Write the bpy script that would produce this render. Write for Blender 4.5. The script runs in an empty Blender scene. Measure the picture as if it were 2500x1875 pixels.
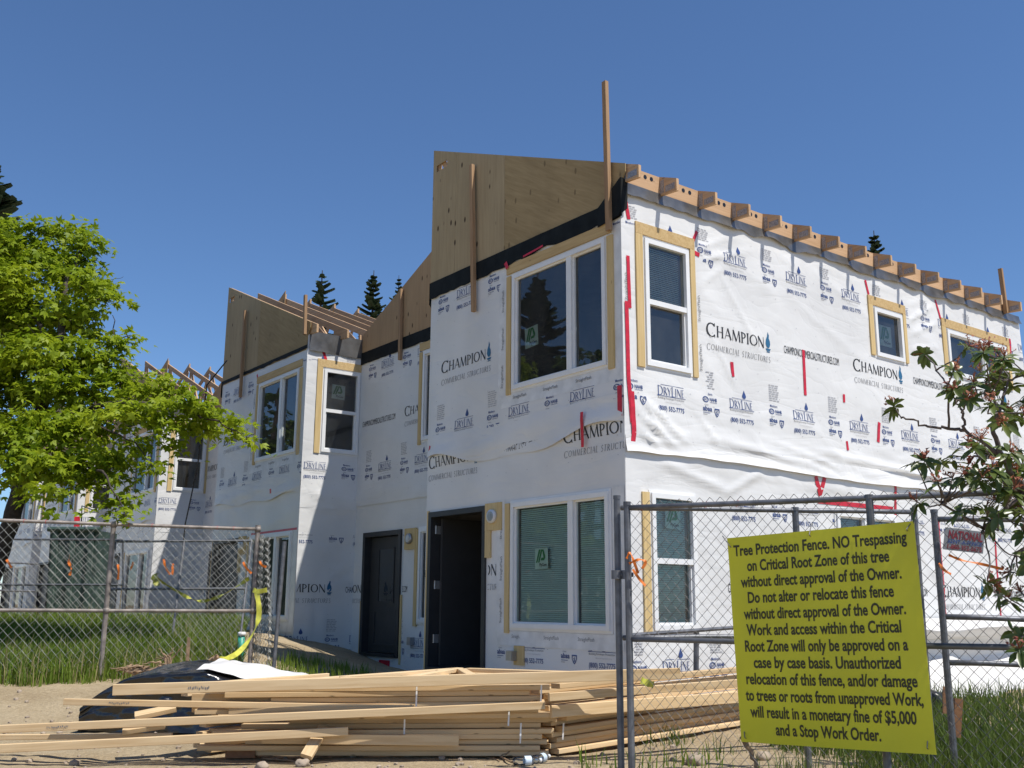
import bpy, math, random
import numpy as np
import bisect
from mathutils import Vector, Matrix, noise

# ------------------------------------------------------------------ frame of the place
# X runs along the sunlit side wall (away), Y along the row of houses (away to the left), Z up, metres.
EYE = 1.15                                   # eye height over the dirt
PITCH, ROLL, ALPHA = math.radians(12.3), math.radians(0.36), math.radians(37.05)
FOC = 2480.0                                 # focal length in photo pixels (2500 wide)
_c, _s = math.cos(ALPHA), math.sin(ALPHA)
_r = (math.cos(ROLL), math.sin(ROLL)); _p = (math.cos(PITCH), math.sin(PITCH))
FWD = Vector((_s, _c, 0.0)); RGT = Vector((_c, -_s, 0.0))

def ray(px, py):
    x, y = px - 1250.0, 937.5 - py
    xr, yr = _r[0]*x - _r[1]*y, _r[1]*x + _r[0]*y
    f, z = -_p[1]*yr + _p[0]*FOC, _p[0]*yr + _p[1]*FOC
    v = RGT*xr + FWD*f; v.z = z
    return v/f                               # forward component 1

_d = ray(1526, 1106); _k = 10.9/math.hypot(_d.x, _d.y)
CAM = Vector((-_d.x*_k, -_d.y*_k, EYE))      # the near corner of the first house is X = Y = 0

def at(px, py, dist):                        # a point at a given distance ahead of the camera
    return CAM + ray(px, py)*dist
def onz(px, py, z):                          # ... on a given height
    d = ray(px, py); return CAM + d*((z - CAM.z)/d.z)
def onx(px, py, x):                          # ... on a house-front plane
    d = ray(px, py); return CAM + d*((x - CAM.x)/d.x)
def ony(px, py, y):                          # ... on a side-wall plane
    d = ray(px, py); return CAM + d*((y - CAM.y)/d.y)
def cf(cx, cy, z=0.0):                       # camera-relative ground coordinates (right, ahead)
    p = CAM + RGT*cx + FWD*cy; p.z = z; return p

scene = bpy.context.scene
col = scene.collection

# ------------------------------------------------------------------ camera
cam_d = bpy.data.cameras.new("camera"); cam = bpy.data.objects.new("camera", cam_d); col.objects.link(cam)
cam_d.sensor_width = 36.0; cam_d.sensor_fit = 'HORIZONTAL'; cam_d.lens = FOC/2500.0*36.0
cam_d.clip_start = 0.05; cam_d.clip_end = 3000.0
up0 = Vector((0, 0, 1))
look = FWD*_p[0] + up0*_p[1]
upv = -FWD*_p[1] + up0*_p[0]
rx = RGT*_r[0] + upv*_r[1]; uy = -RGT*_r[1] + upv*_r[0]
cam.matrix_world = Matrix(((rx.x, uy.x, -look.x, CAM.x), (rx.y, uy.y, -look.y, CAM.y), (rx.z, uy.z, -look.z, CAM.z), (0, 0, 0, 1)))
scene.camera = cam

# ------------------------------------------------------------------ sky, sun, exposure
SUN_DIR = Vector((0.345, -1.0, 1.857)).normalized()
elev = math.asin(SUN_DIR.z); azim = math.atan2(SUN_DIR.x, SUN_DIR.y)
world = bpy.data.worlds.new("World"); scene.world = world; world.use_nodes = True
nt = world.node_tree; nt.nodes.clear()
sky = nt.nodes.new("ShaderNodeTexSky"); sky.sky_type = 'NISHITA'; sky.sun_disc = False
sky.sun_elevation = elev; sky.sun_rotation = azim
sky.air_density = 1.0; sky.dust_density = 0.0; sky.ozone_density = 10.0; sky.altitude = 300
bg = nt.nodes.new("ShaderNodeBackground"); bg.inputs[1].default_value = 0.12
wo = nt.nodes.new("ShaderNodeOutputWorld")
nt.links.new(sky.outputs[0], bg.inputs[0]); nt.links.new(bg.outputs[0], wo.inputs[0])
sun_d = bpy.data.lights.new("sun", 'SUN'); sun_d.energy = 4.9; sun_d.angle = math.radians(0.53); sun_d.color = (1.0, 0.955, 0.88)
sun = bpy.data.objects.new("sun", sun_d); col.objects.link(sun)
sun.rotation_euler = (-SUN_DIR).to_track_quat('-Z', 'Y').to_euler(); sun.location = (0, -20, 40)
scene.view_settings.view_transform = 'Standard'; scene.view_settings.look = 'None'
scene.view_settings.exposure = 0.1; scene.view_settings.gamma = 1.0
scene.cycles.max_bounces = 8; scene.cycles.transparent_max_bounces = 16

# ------------------------------------------------------------------ tagging
def tag(o, label=None, cat=None, group=None, kind=None):
    if label: o["label"] = label
    if cat: o["category"] = cat
    if group: o["group"] = group
    if kind: o["kind"] = kind
    return o
def empty(name, loc=(0, 0, 0), label=None, cat=None, group=None):
    o = bpy.data.objects.new(name, None); o.empty_display_size = 0.1; o.location = loc
    col.objects.link(o); return tag(o, label, cat, group)

# ------------------------------------------------------------------ mesh builder
class MB:
    def __init__(s): s.v = []; s.f = []; s.m = []
    def add(s, vs, fs, mi=0):
        b = len(s.v); s.v += [tuple(q) for q in vs]; s.f += [tuple(i+b for i in f) for f in fs]; s.m += [mi]*len(fs)
    def box(s, x0, x1, y0, y1, z0, z1, mi=0):
        s.hexa([(x0,y0,z0),(x1,y0,z0),(x1,y1,z0),(x0,y1,z0),(x0,y0,z1),(x1,y0,z1),(x1,y1,z1),(x0,y1,z1)], mi)
    def hexa(s, p, mi=0):
        s.add(p, [(3,2,1,0),(4,5,6,7),(0,1,5,4),(1,2,6,5),(2,3,7,6),(3,0,4,7)], mi)
    def bar(s, a, b, w, h, up=(0,0,1), mi=0, bev=0.0):
        a, b = Vector(a), Vector(b); d = (b-a).normalized(); up = Vector(up)
        side = d.cross(up); 
        if side.length < 1e-4: side = d.cross(Vector((1,0,0)))
        side.normalize(); u = side.cross(d).normalized()
        P = []
        for q in (a, b):
            for (i, j) in ((-1,-1),(1,-1),(1,1),(-1,1)): P.append(q + side*(i*w/2) + u*(j*h/2))
        s.add(P, [(3,2,1,0),(4,5,6,7),(0,1,5,4),(1,2,6,5),(2,3,7,6),(3,0,4,7)], mi)
    def prism(s, poly, off, mi=0):
        n = len(poly); off = Vector(off)
        vs = [Vector(p) for p in poly] + [Vector(p)+off for p in poly]
        fs = [tuple(range(n-1,-1,-1)), tuple(range(n, 2*n))] + [(i,(i+1)%n,n+(i+1)%n,n+i) for i in range(n)]
        s.add(vs, fs, mi)
    def tube(s, pts, r, n=6, mi=0, cap=True):
        pts = [Vector(p) for p in pts]; rs = r if isinstance(r, (list, tuple)) else [r]*len(pts)
        vs = []; fs = []; ref = None
        for i, p in enumerate(pts):
            d = (pts[min(i+1, len(pts)-1)] - pts[max(i-1, 0)])
            if d.length < 1e-9: d = Vector((0,0,1))
            d.normalize()
            if ref is None: ref = Vector((1,0,0)) if abs(d.x) < 0.8 else Vector((0,1,0))
            a = d.cross(ref)
            if a.length < 1e-4: a = d.cross(Vector((0.3,0.9,0.2)))
            a.normalize(); b = d.cross(a); ref = b.cross(d)*1.0 if False else ref
            for k in range(n):
                t = 2*math.pi*k/n; vs.append(p + (a*math.cos(t) + b*math.sin(t))*rs[i])
        for i in range(len(pts)-1):
            for k in range(n):
                fs.append((i*n+k, i*n+(k+1)%n, (i+1)*n+(k+1)%n, (i+1)*n+k))
        if cap: fs += [tuple(range(n-1,-1,-1)), tuple(range((len(pts)-1)*n, len(pts)*n))]
        s.add(vs, fs, mi)
    def build(s, name, mats, parent=None, smooth=False, loc=None):
        me = bpy.data.meshes.new(name); 
        vs = s.v
        if loc is not None: L = Vector(loc); vs = [tuple(Vector(q)-L) for q in s.v]
        me.from_pydata(vs, [], s.f); me.validate(clean_customdata=False)
        if not isinstance(mats, (list, tuple)): mats = [mats]
        for m in mats: me.materials.append(m)
        if len(mats) > 1 and len(me.polygons) == len(s.m): me.polygons.foreach_set("material_index", s.m)
        if smooth: me.polygons.foreach_set("use_smooth", [True]*len(me.polygons))
        me.update()
        return link(name, me, parent, loc)
def link(name, me, parent=None, loc=None):
    o = bpy.data.objects.new(name, me); col.objects.link(o)
    if loc is not None: o.location = loc
    if parent is not None:
        o.parent = parent
        if loc is None: o.matrix_parent_inverse = Matrix.Translation(-chain_loc(parent))
    return o
def chain_loc(o):
    L = Vector((0,0,0))
    L = o.location.copy()
    if o.parent is not None:
        L = o.matrix_parent_inverse.translation + L + chain_loc(o.parent)
    return L
def np_obj(name, V, F, mat, parent=None, smooth=False):
    V = np.asarray(V, dtype=np.float32); F = np.asarray(F, dtype=np.int32); n, k = F.shape
    me = bpy.data.meshes.new(name); me.vertices.add(len(V)); me.vertices.foreach_set("co", V.ravel())
    me.loops.add(n*k); me.loops.foreach_set("vertex_index", F.ravel())
    me.polygons.add(n); me.polygons.foreach_set("loop_start", np.arange(0, n*k, k, dtype=np.int32))
    me.polygons.foreach_set("loop_total", np.full(n, k, dtype=np.int32))
    if smooth: me.polygons.foreach_set("use_smooth", np.ones(n, dtype=bool))
    me.materials.append(mat); me.update(calc_edges=True); me.validate()
    return link(name, me, parent)

# ------------------------------------------------------------------ materials
def new_mat(name):
    m = bpy.data.materials.new(name); m.use_nodes = True
    return m, m.node_tree.nodes, m.node_tree.links, m.node_tree.nodes["Principled BSDF"]
def N(nd, t, **kw):
    n = nd.new(t)
    for k, v in kw.items():
        if k in n.inputs: n.inputs[k].default_value = v
        else: setattr(n, k, v)
    return n
def mapped(nd, lk, scale=(1,1,1), rot=(0,0,0), coord="Object"):
    tc = nd.new("ShaderNodeTexCoord"); mp = nd.new("ShaderNodeMapping"); src = tc.outputs[coord]
    if any(rot):                             # turn first, then stretch
        m0 = nd.new("ShaderNodeMapping"); m0.inputs["Rotation"].default_value = rot; lk.new(src, m0.inputs["Vector"]); src = m0.outputs[0]
    mp.inputs["Scale"].default_value = scale; lk.new(src, mp.inputs["Vector"]); return mp.outputs[0]
def ramp(nd, lk, src, stops):
    r = nd.new("ShaderNodeValToRGB"); e = r.color_ramp.elements
    while len(e) < len(stops): e.new(0.5)
    for i, (p, c) in enumerate(stops): e[i].position = p; e[i].color = (*c, 1) if len(c) == 3 else c
    lk.new(src, r.inputs[0]); return r.outputs[0]
def mixc(nd, lk, fac, a, b, mode='MIX'):
    m = nd.new("ShaderNodeMix"); m.data_type = 'RGBA'; m.blend_type = mode
    for inp, v in ((0, fac), (6, a), (7, b)):
        if hasattr(v, "links"): lk.new(v, m.inputs[inp])
        else: m.inputs[inp].default_value = v if inp == 0 else (*v, 1)
    return m.outputs[2]
def bump(nd, lk, pb, h, strength=0.3, dist=0.02, chain=None):
    b = nd.new("ShaderNodeBump"); b.inputs["Strength"].default_value = strength; b.inputs["Distance"].default_value = dist
    lk.new(h, b.inputs["Height"])
    if chain is not None: lk.new(chain, b.inputs["Normal"])
    lk.new(b.outputs[0], pb.inputs["Normal"]); return b.outputs[0]
def plain(name, c, rough=0.6, metal=0.0, var=0.12, vscale=6.0, bs=0.0, bscale=40.0, spec=0.5):
    m, nd, lk, pb = new_mat(name); pb.inputs["Roughness"].default_value = rough; pb.inputs["Metallic"].default_value = metal
    pb.inputs["Specular IOR Level"].default_value = spec
    v = mapped(nd, lk); n = N(nd, "ShaderNodeTexNoise", Scale=vscale, Detail=5.0); lk.new(v, n.inputs["Vector"])
    lo = tuple(max(0, x*(1-var)) for x in c); hi = tuple(min(1, x*(1+var)) for x in c)
    lk.new(ramp(nd, lk, n.outputs[0], [(0.3, lo), (0.7, hi)]), pb.inputs["Base Color"])
    if bs > 0:
        n2 = N(nd, "ShaderNodeTexNoise", Scale=bscale, Detail=4.0); lk.new(v, n2.inputs["Vector"]); bump(nd, lk, pb, n2.outputs[0], bs, 0.01)
    return m
def wrap_mat(name, c=(0.76, 0.755, 0.74), k=1.0):
    m, nd, lk, pb = new_mat(name); pb.inputs["Roughness"].default_value = 0.42; pb.inputs["Specular IOR Level"].default_value = 0.35
    v = mapped(nd, lk); vs = mapped(nd, lk, (0.9, 0.9, 3.2)); vd = mapped(nd, lk, (1.6, 1.6, 0.5), (0.5, 0.5, 0.2))
    n0 = N(nd, "ShaderNodeTexNoise", Scale=0.9, Detail=4.0); lk.new(v, n0.inputs["Vector"])
    lk.new(ramp(nd, lk, n0.outputs[0], [(0.28, tuple(x*0.87 for x in c)), (0.6, c)]), pb.inputs["Base Color"])
    def crease(vec, sc, dist):
        n = N(nd, "ShaderNodeTexNoise", Scale=sc, Detail=3.0, Distortion=dist, Roughness=0.45); lk.new(vec, n.inputs["Vector"])
        a = N(nd, "ShaderNodeMath", operation='SUBTRACT'); lk.new(n.outputs[0], a.inputs[0]); a.inputs[1].default_value = 0.5
        b = N(nd, "ShaderNodeMath", operation='ABSOLUTE'); lk.new(a.outputs[0], b.inputs[0])
        q = N(nd, "ShaderNodeMath", operation='POWER'); lk.new(b.outputs[0], q.inputs[0]); q.inputs[1].default_value = 0.6
        return q.outputs[0]
    c1 = bump(nd, lk, pb, crease(vs, 0.9, 0.9), 0.22*k, 0.035)
    c2 = bump(nd, lk, pb, crease(vd, 1.5, 0.6), 0.20*k, 0.022, c1)
    nf = N(nd, "ShaderNodeTexNoise", Scale=26.0, Detail=4.0); lk.new(v, nf.inputs["Vector"])
    bump(nd, lk, pb, nf.outputs[0], 0.07, 0.006, c2)
    return m
def wood_mat(name, c, dark, axis='X', rough=0.7, knots=0.5, jitter=0.22, sc=1.0):
    m, nd, lk, pb = new_mat(name); pb.inputs["Roughness"].default_value = rough; pb.inputs["Specular IOR Level"].default_value = 0.25
    s = {'X': (1.2, 22, 22), 'Y': (22, 1.2, 22), 'Z': (22, 22, 1.2)}[axis]
    v = mapped(nd, lk, tuple(x*sc for x in s)); v2 = mapped(nd, lk, tuple(3.2 if x > 5 else 1.1 for x in s))
    n = N(nd, "ShaderNodeTexNoise", Scale=1.0, Detail=6.0, Distortion=1.2); lk.new(v, n.inputs["Vector"])
    base = ramp(nd, lk, n.outputs[0], [(0.3, dark), (0.62, c)])
    vo = N(nd, "ShaderNodeTexVoronoi", Scale=2.6); lk.new(v2, vo.inputs["Vector"])
    kn = ramp(nd, lk, vo.outputs["Distance"], [(0.03, (1, 1, 1)), (0.085, (0, 0, 0))])
    kf = N(nd, "ShaderNodeMath", operation='MULTIPLY'); lk.new(kn, kf.inputs[0]); kf.inputs[1].default_value = knots
    base = mixc(nd, lk, kf.outputs[0], base, tuple(x*0.22 for x in dark))
    oi = nd.new("ShaderNodeObjectInfo")
    tint = ramp(nd, lk, oi.outputs["Random"], [(0.0, (1-jitter, 1-jitter*1.1, 1-jitter*1.25)), (1.0, (1.0, 1.0, 1.0))])
    lk.new(mixc(nd, lk, 1.0, base, tint, 'MULTIPLY'), pb.inputs["Base Color"])
    bump(nd, lk, pb, n.outputs[0], 0.25, 0.004)
    return m
def ply_mat(name, c, dark, rot, knots=0.8, sc=(30, 30, 1.6)):
    m, nd, lk, pb = new_mat(name); pb.inputs["Roughness"].default_value = 0.75; pb.inputs["Specular IOR Level"].default_value = 0.2
    v = mapped(nd, lk, sc, rot); n = N(nd, "ShaderNodeTexNoise", Scale=1.0, Detail=6.0, Distortion=0.8); lk.new(v, n.inputs["Vector"])
    vb = mapped(nd, lk, (1, 1, 0.5)); nb = N(nd, "ShaderNodeTexNoise", Scale=1.7, Detail=3.0); lk.new(vb, nb.inputs["Vector"])
    base = ramp(nd, lk, n.outputs[0], [(0.28, dark), (0.68, c)])
    base = mixc(nd, lk, 0.35, base, ramp(nd, lk, nb.outputs[0], [(0.3, tuple(x*0.75 for x in c)), (0.7, tuple(min(1, x*1.15) for x in c))]))
    vk = mapped(nd, lk, (5.2, 5.2, 2.4)); vo = N(nd, "ShaderNodeTexVoronoi", Scale=1.35); lk.new(vk, vo.inputs["Vector"])
    kn = ramp(nd, lk, vo.outputs["Distance"], [(0.09, (1, 1, 1)), (0.17, (0, 0, 0))])
    rn = ramp(nd, lk, vo.outputs["Color"], [(0.40, (0, 0, 0)), (0.44, (1, 1, 1))])
    kf = N(nd, "ShaderNodeMath", operation='MULTIPLY'); lk.new(kn, kf.inputs[0]); lk.new(rn, kf.inputs[1])
    k2 = N(nd, "ShaderNodeMath", operation='MULTIPLY'); lk.new(kf.outputs[0], k2.inputs[0]); k2.inputs[1].default_value = knots
    lk.new(mixc(nd, lk, k2.outputs[0], base, (0.06, 0.035, 0.018)), pb.inputs["Base Color"])
    return m
def leaf_mat(name, a, b, trans=0.45, rough=0.5, spec=0.3, tcol=None):
    m, nd, lk, pb = new_mat(name); pb.inputs["Roughness"].default_value = rough; pb.inputs["Specular IOR Level"].default_value = spec
    v = mapped(nd, lk); n = N(nd, "ShaderNodeTexNoise", Scale=1.6, Detail=7.0, Roughness=0.75); lk.new(v, n.inputs["Vector"])
    c = ramp(nd, lk, n.outputs[0], [(0.32, a), (0.68, b)]); lk.new(c, pb.inputs["Base Color"])
    tr = nd.new("ShaderNodeBsdfTranslucent"); 
    if tcol: tr.inputs[0].default_value = (*tcol, 1)
    else: lk.new(c, tr.inputs[0])
    mx = nd.new("ShaderNodeMixShader"); mx.inputs[0].default_value = trans
    lk.new(pb.outputs[0], mx.inputs[1]); lk.new(tr.outputs[0], mx.inputs[2]); lk.new(mx.outputs[0], nd["Material Output"].inputs[0])
    return m
def glass_mat(name, tint, ior=1.95, dust=0.045):
    m, nd, lk, pb = new_mat(name); nd.remove(pb)
    t = nd.new("ShaderNodeBsdfTransparent"); t.inputs[0].default_value = (*tint, 1)
    g = nd.new("ShaderNodeBsdfGlossy"); g.inputs[1].default_value = 0.015
    v = mapped(nd, lk); n = N(nd, "ShaderNodeTexNoise", Scale=1.6, Detail=2.0); lk.new(v, n.inputs["Vector"])
    b = nd.new("ShaderNodeBump"); b.inputs["Strength"].default_value = 0.05; b.inputs["Distance"].default_value = 0.02; lk.new(n.outputs[0], b.inputs["Height"])
    lk.new(b.outputs[0], g.inputs["Normal"])
    f = nd.new("ShaderNodeFresnel"); f.inputs[0].default_value = ior
    mx = nd.new("ShaderNodeMixShader"); lk.new(f.outputs[0], mx.inputs[0]); lk.new(t.outputs[0], mx.inputs[1]); lk.new(g.outputs[0], mx.inputs[2])
    df = nd.new("ShaderNodeBsdfDiffuse"); df.inputs[0].default_value = (0.55, 0.56, 0.55, 1)          # thin film of dust
    vd = mapped(nd, lk, (1, 1, 0.6)); n2 = N(nd, "ShaderNodeTexNoise", Scale=2.2, Detail=6.0, Roughness=0.65); lk.new(vd, n2.inputs["Vector"])
    fk = ramp(nd, lk, n2.outputs[0], [(0.35, (dust*0.3,)*3), (0.75, (dust*1.7,)*3)])
    m2 = nd.new("ShaderNodeMixShader"); lk.new(fk, m2.inputs[0]); lk.new(mx.outputs[0], m2.inputs[1]); lk.new(df.outputs[0], m2.inputs[2])
    lk.new(m2.outputs[0], nd["Material Output"].inputs[0]); return m

M = {}
M['wrap'] = wrap_mat("house_wrap"); M['wrap_loose'] = wrap_mat("loose_house_wrap", k=1.8)
M['tape'] = plain("white_flashing_tape", (0.72, 0.72, 0.71), 0.45, bs=0.2, bscale=25)
M['vinyl'] = plain("white_vinyl", (0.80, 0.80, 0.79), 0.35, var=0.03)
M['trim'] = wood_mat("yellow_trim_board", (0.70, 0.53, 0.27), (0.60, 0.43, 0.19), 'Z', knots=0.55, jitter=0.12)
M['trimh'] = wood_mat("yellow_trim_board_level", (0.66, 0.48, 0.24), (0.53, 0.36, 0.16), 'Y', knots=0.4, jitter=0.15)
M['ply_v'] = ply_mat("plywood_upright", (0.44, 0.34, 0.20), (0.34, 0.25, 0.14), (0, 0, 0), 1.0)
M['ply_d'] = ply_mat("plywood_diagonal", (0.41, 0.30, 0.155), (0.27, 0.19, 0.09), (1.05, 0, 0), 0.5, (26, 26, 2.4))
M['ply_r'] = ply_mat("plywood_warm", (0.47, 0.31, 0.17), (0.37, 0.23, 0.12), (0, 0, 0), 0.9)
M['truss'] = wood_mat("truss_lumber", (0.62, 0.42, 0.25), (0.50, 0.31, 0.17), 'Y', knots=0.6)
M['block'] = wood_mat("blocking_lumber", (0.64, 0.42, 0.25), (0.54, 0.34, 0.19), 'X', knots=0.5, jitter=0.12)
M['brace'] = wood_mat("brace_lumber", (0.45, 0.29, 0.165), (0.33, 0.20, 0.105), 'Z', knots=0.7)
M['lumber'] = wood_mat("stacked_lumber", (0.76, 0.57, 0.34), (0.62, 0.43, 0.23), 'X', knots=0.7, jitter=0.25)
M['weath'] = wood_mat("dark_offcut", (0.36, 0.19, 0.10), (0.26, 0.13, 0.07), 'X')
M['flash'] = plain("black_flashing", (0.012, 0.014, 0.014), 0.7, spec=0.15, var=0.35, bs=0.5, bscale=9)
M['film'] = plain("grey_eave_film", (0.13, 0.13, 0.13), 0.28, 0.35, var=0.3, bs=0.5, bscale=6, spec=0.9)
M['bag'] = plain("black_plastic_film", (0.010, 0.010, 0.011), 0.2, var=0.3, bs=0.7, bscale=9, spec=0.8)
M['red'] = plain("red_sheathing_tape", (0.55, 0.015, 0.035), 0.4, var=0.2, vscale=20)
M['ink_k'] = plain("black_ink", (0.018, 0.018, 0.02), 0.55, var=0.1)
M['ink_g'] = plain("grey_ink", (0.17, 0.17, 0.18), 0.55, var=0.1)
M['ink_b'] = plain("blue_ink", (0.035, 0.07, 0.22), 0.55, var=0.1)
M['ink_t'] = plain("teal_ink", (0.02, 0.13, 0.26), 0.55, var=0.1)
M['ink_p'] = plain("pale_grey_ink", (0.46, 0.46, 0.48), 0.55, var=0.1)
INKS = [M['ink_k'], M['ink_b'], M['ink_g'], M['ink_t'], M['ink_p']]
M['glass'] = glass_mat("window_glass", (0.74, 0.82, 0.80)); M['glass_g'] = glass_mat("green_window_glass", (0.84, 0.97, 0.92), 1.65)
M['inside'] = plain("bare_interior", (0.16, 0.155, 0.15), 0.9)
M['blind'] = plain("white_blind", (0.78, 0.86, 0.82), 0.6, var=0.04)
M['doorm'] = plain("grey_door_paint", (0.042, 0.042, 0.042), 0.5, var=0.1)
M['doorf'] = plain("dark_door_frame", (0.03, 0.03, 0.031), 0.5, var=0.15)
M['plate'] = plain("nail_plate", (0.30, 0.30, 0.32), 0.5, 0.3, var=0.4, vscale=60); M['steel'] = plain("steel", (0.42, 0.42, 0.42), 0.4, 0.7)
M['sticker'] = plain("paper_sticker", (0.72, 0.78, 0.72), 0.5, var=0.03); M['green'] = plain("green_ink", (0.03, 0.26, 0.06), 0.5)
M['lampw'] = plain("white_plastic", (0.75, 0.75, 0.74), 0.4, var=0.03); M['conc'] = plain("concrete", (0.36, 0.35, 0.33), 0.9, bs=0.3)
M['black'] = plain("black_plastic", (0.012, 0.012, 0.013), 0.35)
M['galv'] = plain("galvanised_pipe", (0.15, 0.155, 0.17), 0.5, 0.4, var=0.3, vscale=14, bs=0.15)
M['rusty'] = plain("rusty_galvanised_pipe", (0.27, 0.235, 0.21), 0.65, 0.3, var=0.4, vscale=9, bs=0.2)
M['wire'] = plain("fence_wire", (0.20, 0.19, 0.18), 0.55, 0.4, var=0.25, vscale=12)
M['wire2'] = plain("dull_fence_wire", (0.27, 0.275, 0.26), 0.6, 0.35, var=0.25, vscale=12)
M['sign'] = plain("yellow_sign_board", (0.68, 0.645, 0.022), 0.42, var=0.09, vscale=2.2)
M['signink'] = plain("sign_lettering", (0.045, 0.042, 0.012), 0.5, var=0.05)
M['orange'] = plain("orange_ribbon", (0.75, 0.19, 0.02), 0.5, var=0.2); M['ytape'] = plain("yellow_caution_tape", (0.52, 0.51, 0.07), 0.4, var=0.25, vscale=15)
M['dump'] = plain("green_dumpster_paint", (0.05, 0.085, 0.07), 0.55, var=0.25, bs=0.15); M['pipeg'] = plain("green_pipe", (0.05, 0.36, 0.27), 0.4)
M['bark'] = plain("bark", (0.055, 0.042, 0.033), 0.9, var=0.4, vscale=18, bs=0.8); M['twig'] = plain("grey_twig", (0.12, 0.095, 0.085), 0.8, var=0.3, vscale=25)
M['root'] = plain("dry_root", (0.30, 0.20, 0.12), 0.85, var=0.35, vscale=20, bs=0.5); M['stone'] = plain("stone", (0.36, 0.29, 0.22), 0.9, var=0.25, bs=0.6, bscale=18)
M['maple'] = leaf_mat("maple_leaf", (0.15, 0.25, 0.010), (0.43, 0.50, 0.03), 0.5)
M['maple2'] = leaf_mat("distant_leaf", (0.05, 0.10, 0.012), (0.14, 0.20, 0.02), 0.35)
M['needle'] = leaf_mat("conifer_needle", (0.028, 0.055, 0.030), (0.07, 0.11, 0.055), 0.25)
M['rhodo'] = leaf_mat("rhododendron_leaf", (0.055, 0.095, 0.020), (0.16, 0.20, 0.045), 0.3, 0.32, 0.5)
M['bloom'] = leaf_mat("spent_bloom", (0.24, 0.06, 0.05), (0.42, 0.17, 0.08), 0.2, 0.6)
M['grass'] = leaf_mat("grass_blade", (0.10, 0.185, 0.018), (0.25, 0.33, 0.05), 0.42, 0.5)
M['grass_shaded'] = leaf_mat("shaded_grass_blade", (0.05, 0.095, 0.014), (0.15, 0.20, 0.04), 0.35, 0.5)  # darker copy of the grass, with the bush's shade put into its colour
M['grassd'] = leaf_mat("dry_grass_blade", (0.30, 0.26, 0.12), (0.42, 0.36, 0.18), 0.3, 0.6)
M['tarpw'] = wrap_mat("white_sheeting", (0.72, 0.70, 0.67), 1.2)
M['clear'] = glass_mat("clear_bottle_plastic", (0.92, 0.95, 0.97), 1.5)
def ground_mat():
    m, nd, lk, pb = new_mat("dry_dirt"); pb.inputs["Roughness"].default_value = 0.95; pb.inputs["Specular IOR Level"].default_value = 0.1
    v = mapped(nd, lk); n = N(nd, "ShaderNodeTexNoise", Scale=1.3, Detail=8.0, Roughness=0.65); lk.new(v, n.inputs["Vector"])
    c = ramp(nd, lk, n.outputs[0], [(0.28, (0.28, 0.21, 0.125)), (0.5, (0.41, 0.325, 0.205)), (0.72, (0.52, 0.43, 0.29))])
    n2 = N(nd, "ShaderNodeTexNoise", Scale=28.0, Detail=6.0, Roughness=0.7); lk.new(v, n2.inputs["Vector"])
    c = mixc(nd, lk, 0.45, c, ramp(nd, lk, n2.outputs[0], [(0.35, (0.19, 0.135, 0.08)), (0.6, (0.48, 0.385, 0.25))]))
    vo = N(nd, "ShaderNodeTexVoronoi", Scale=16.0); lk.new(v, vo.inputs["Vector"])
    c = mixc(nd, lk, ramp(nd, lk, vo.outputs["Distance"], [(0.10, (0.5,)*3), (0.2, (0,)*3)]), c, (0.40, 0.33, 0.25))
    lk.new(c, pb.inputs["Base Color"])
    b1 = bump(nd, lk, pb, n.outputs[0], 0.5, 0.08); b2 = bump(nd, lk, pb, n2.outputs[0], 0.8, 0.03, b1)
    return m
M['dirt'] = ground_mat()

# ------------------------------------------------------------------ lettering (flat outlines, printed on walls and signs)
_tc = {}; _cap = []
def cap_height():
    if not _cap:
        cu = bpy.data.curves.new("lettering_curve", 'FONT'); cu.body = "H"; cu.size = 1.0; o = bpy.data.objects.new("lettering_curve", cu); col.objects.link(o)
        bpy.context.view_layer.update(); me = bpy.data.meshes.new_from_object(o.evaluated_get(bpy.context.evaluated_depsgraph_get()))
        _cap.append(max(v.co.y for v in me.vertices)); bpy.data.objects.remove(o); bpy.data.curves.remove(cu); bpy.data.meshes.remove(me)
    return _cap[0]
def sans(text, bold=0.0, res=2):
    """outline of a line of text: cap height about 1, centred on x = 0, baseline y = 0"""
    key = (text, bold, res)
    if key not in _tc:
        cu = bpy.data.curves.new("lettering_curve", 'FONT'); cu.body = text; cu.size = 1.0; cu.offset = bold; cu.resolution_u = res
        cu.dimensions = '2D'; cu.fill_mode = 'BOTH'
        o = bpy.data.objects.new("lettering_curve", cu); col.objects.link(o)
        bpy.context.view_layer.update()
        me = bpy.data.meshes.new_from_object(o.evaluated_get(bpy.context.evaluated_depsgraph_get()))
        V = [(v.co.x, v.co.y) for v in me.vertices]; F = [tuple(p.vertices) for p in me.polygons]
        bpy.data.objects.remove(o); bpy.data.curves.remove(cu); bpy.data.meshes.remove(me)
        k = 1/cap_height(); x0 = min(v[0] for v in V); x1 = max(v[0] for v in V)
        _tc[key] = ([((x-(x0+x1)/2)*k, y*k) for x, y in V], F, (x1-x0)*k)
    return _tc[key]
def arc(cx, cy, rx, ry, a0, a1, n=10):
    return [(cx+rx*math.cos(math.radians(a0+(a1-a0)*i/n)), cy+ry*math.sin(math.radians(a0+(a1-a0)*i/n))) for i in range(n+1)]
TK, TN = 0.15, 0.055
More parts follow.
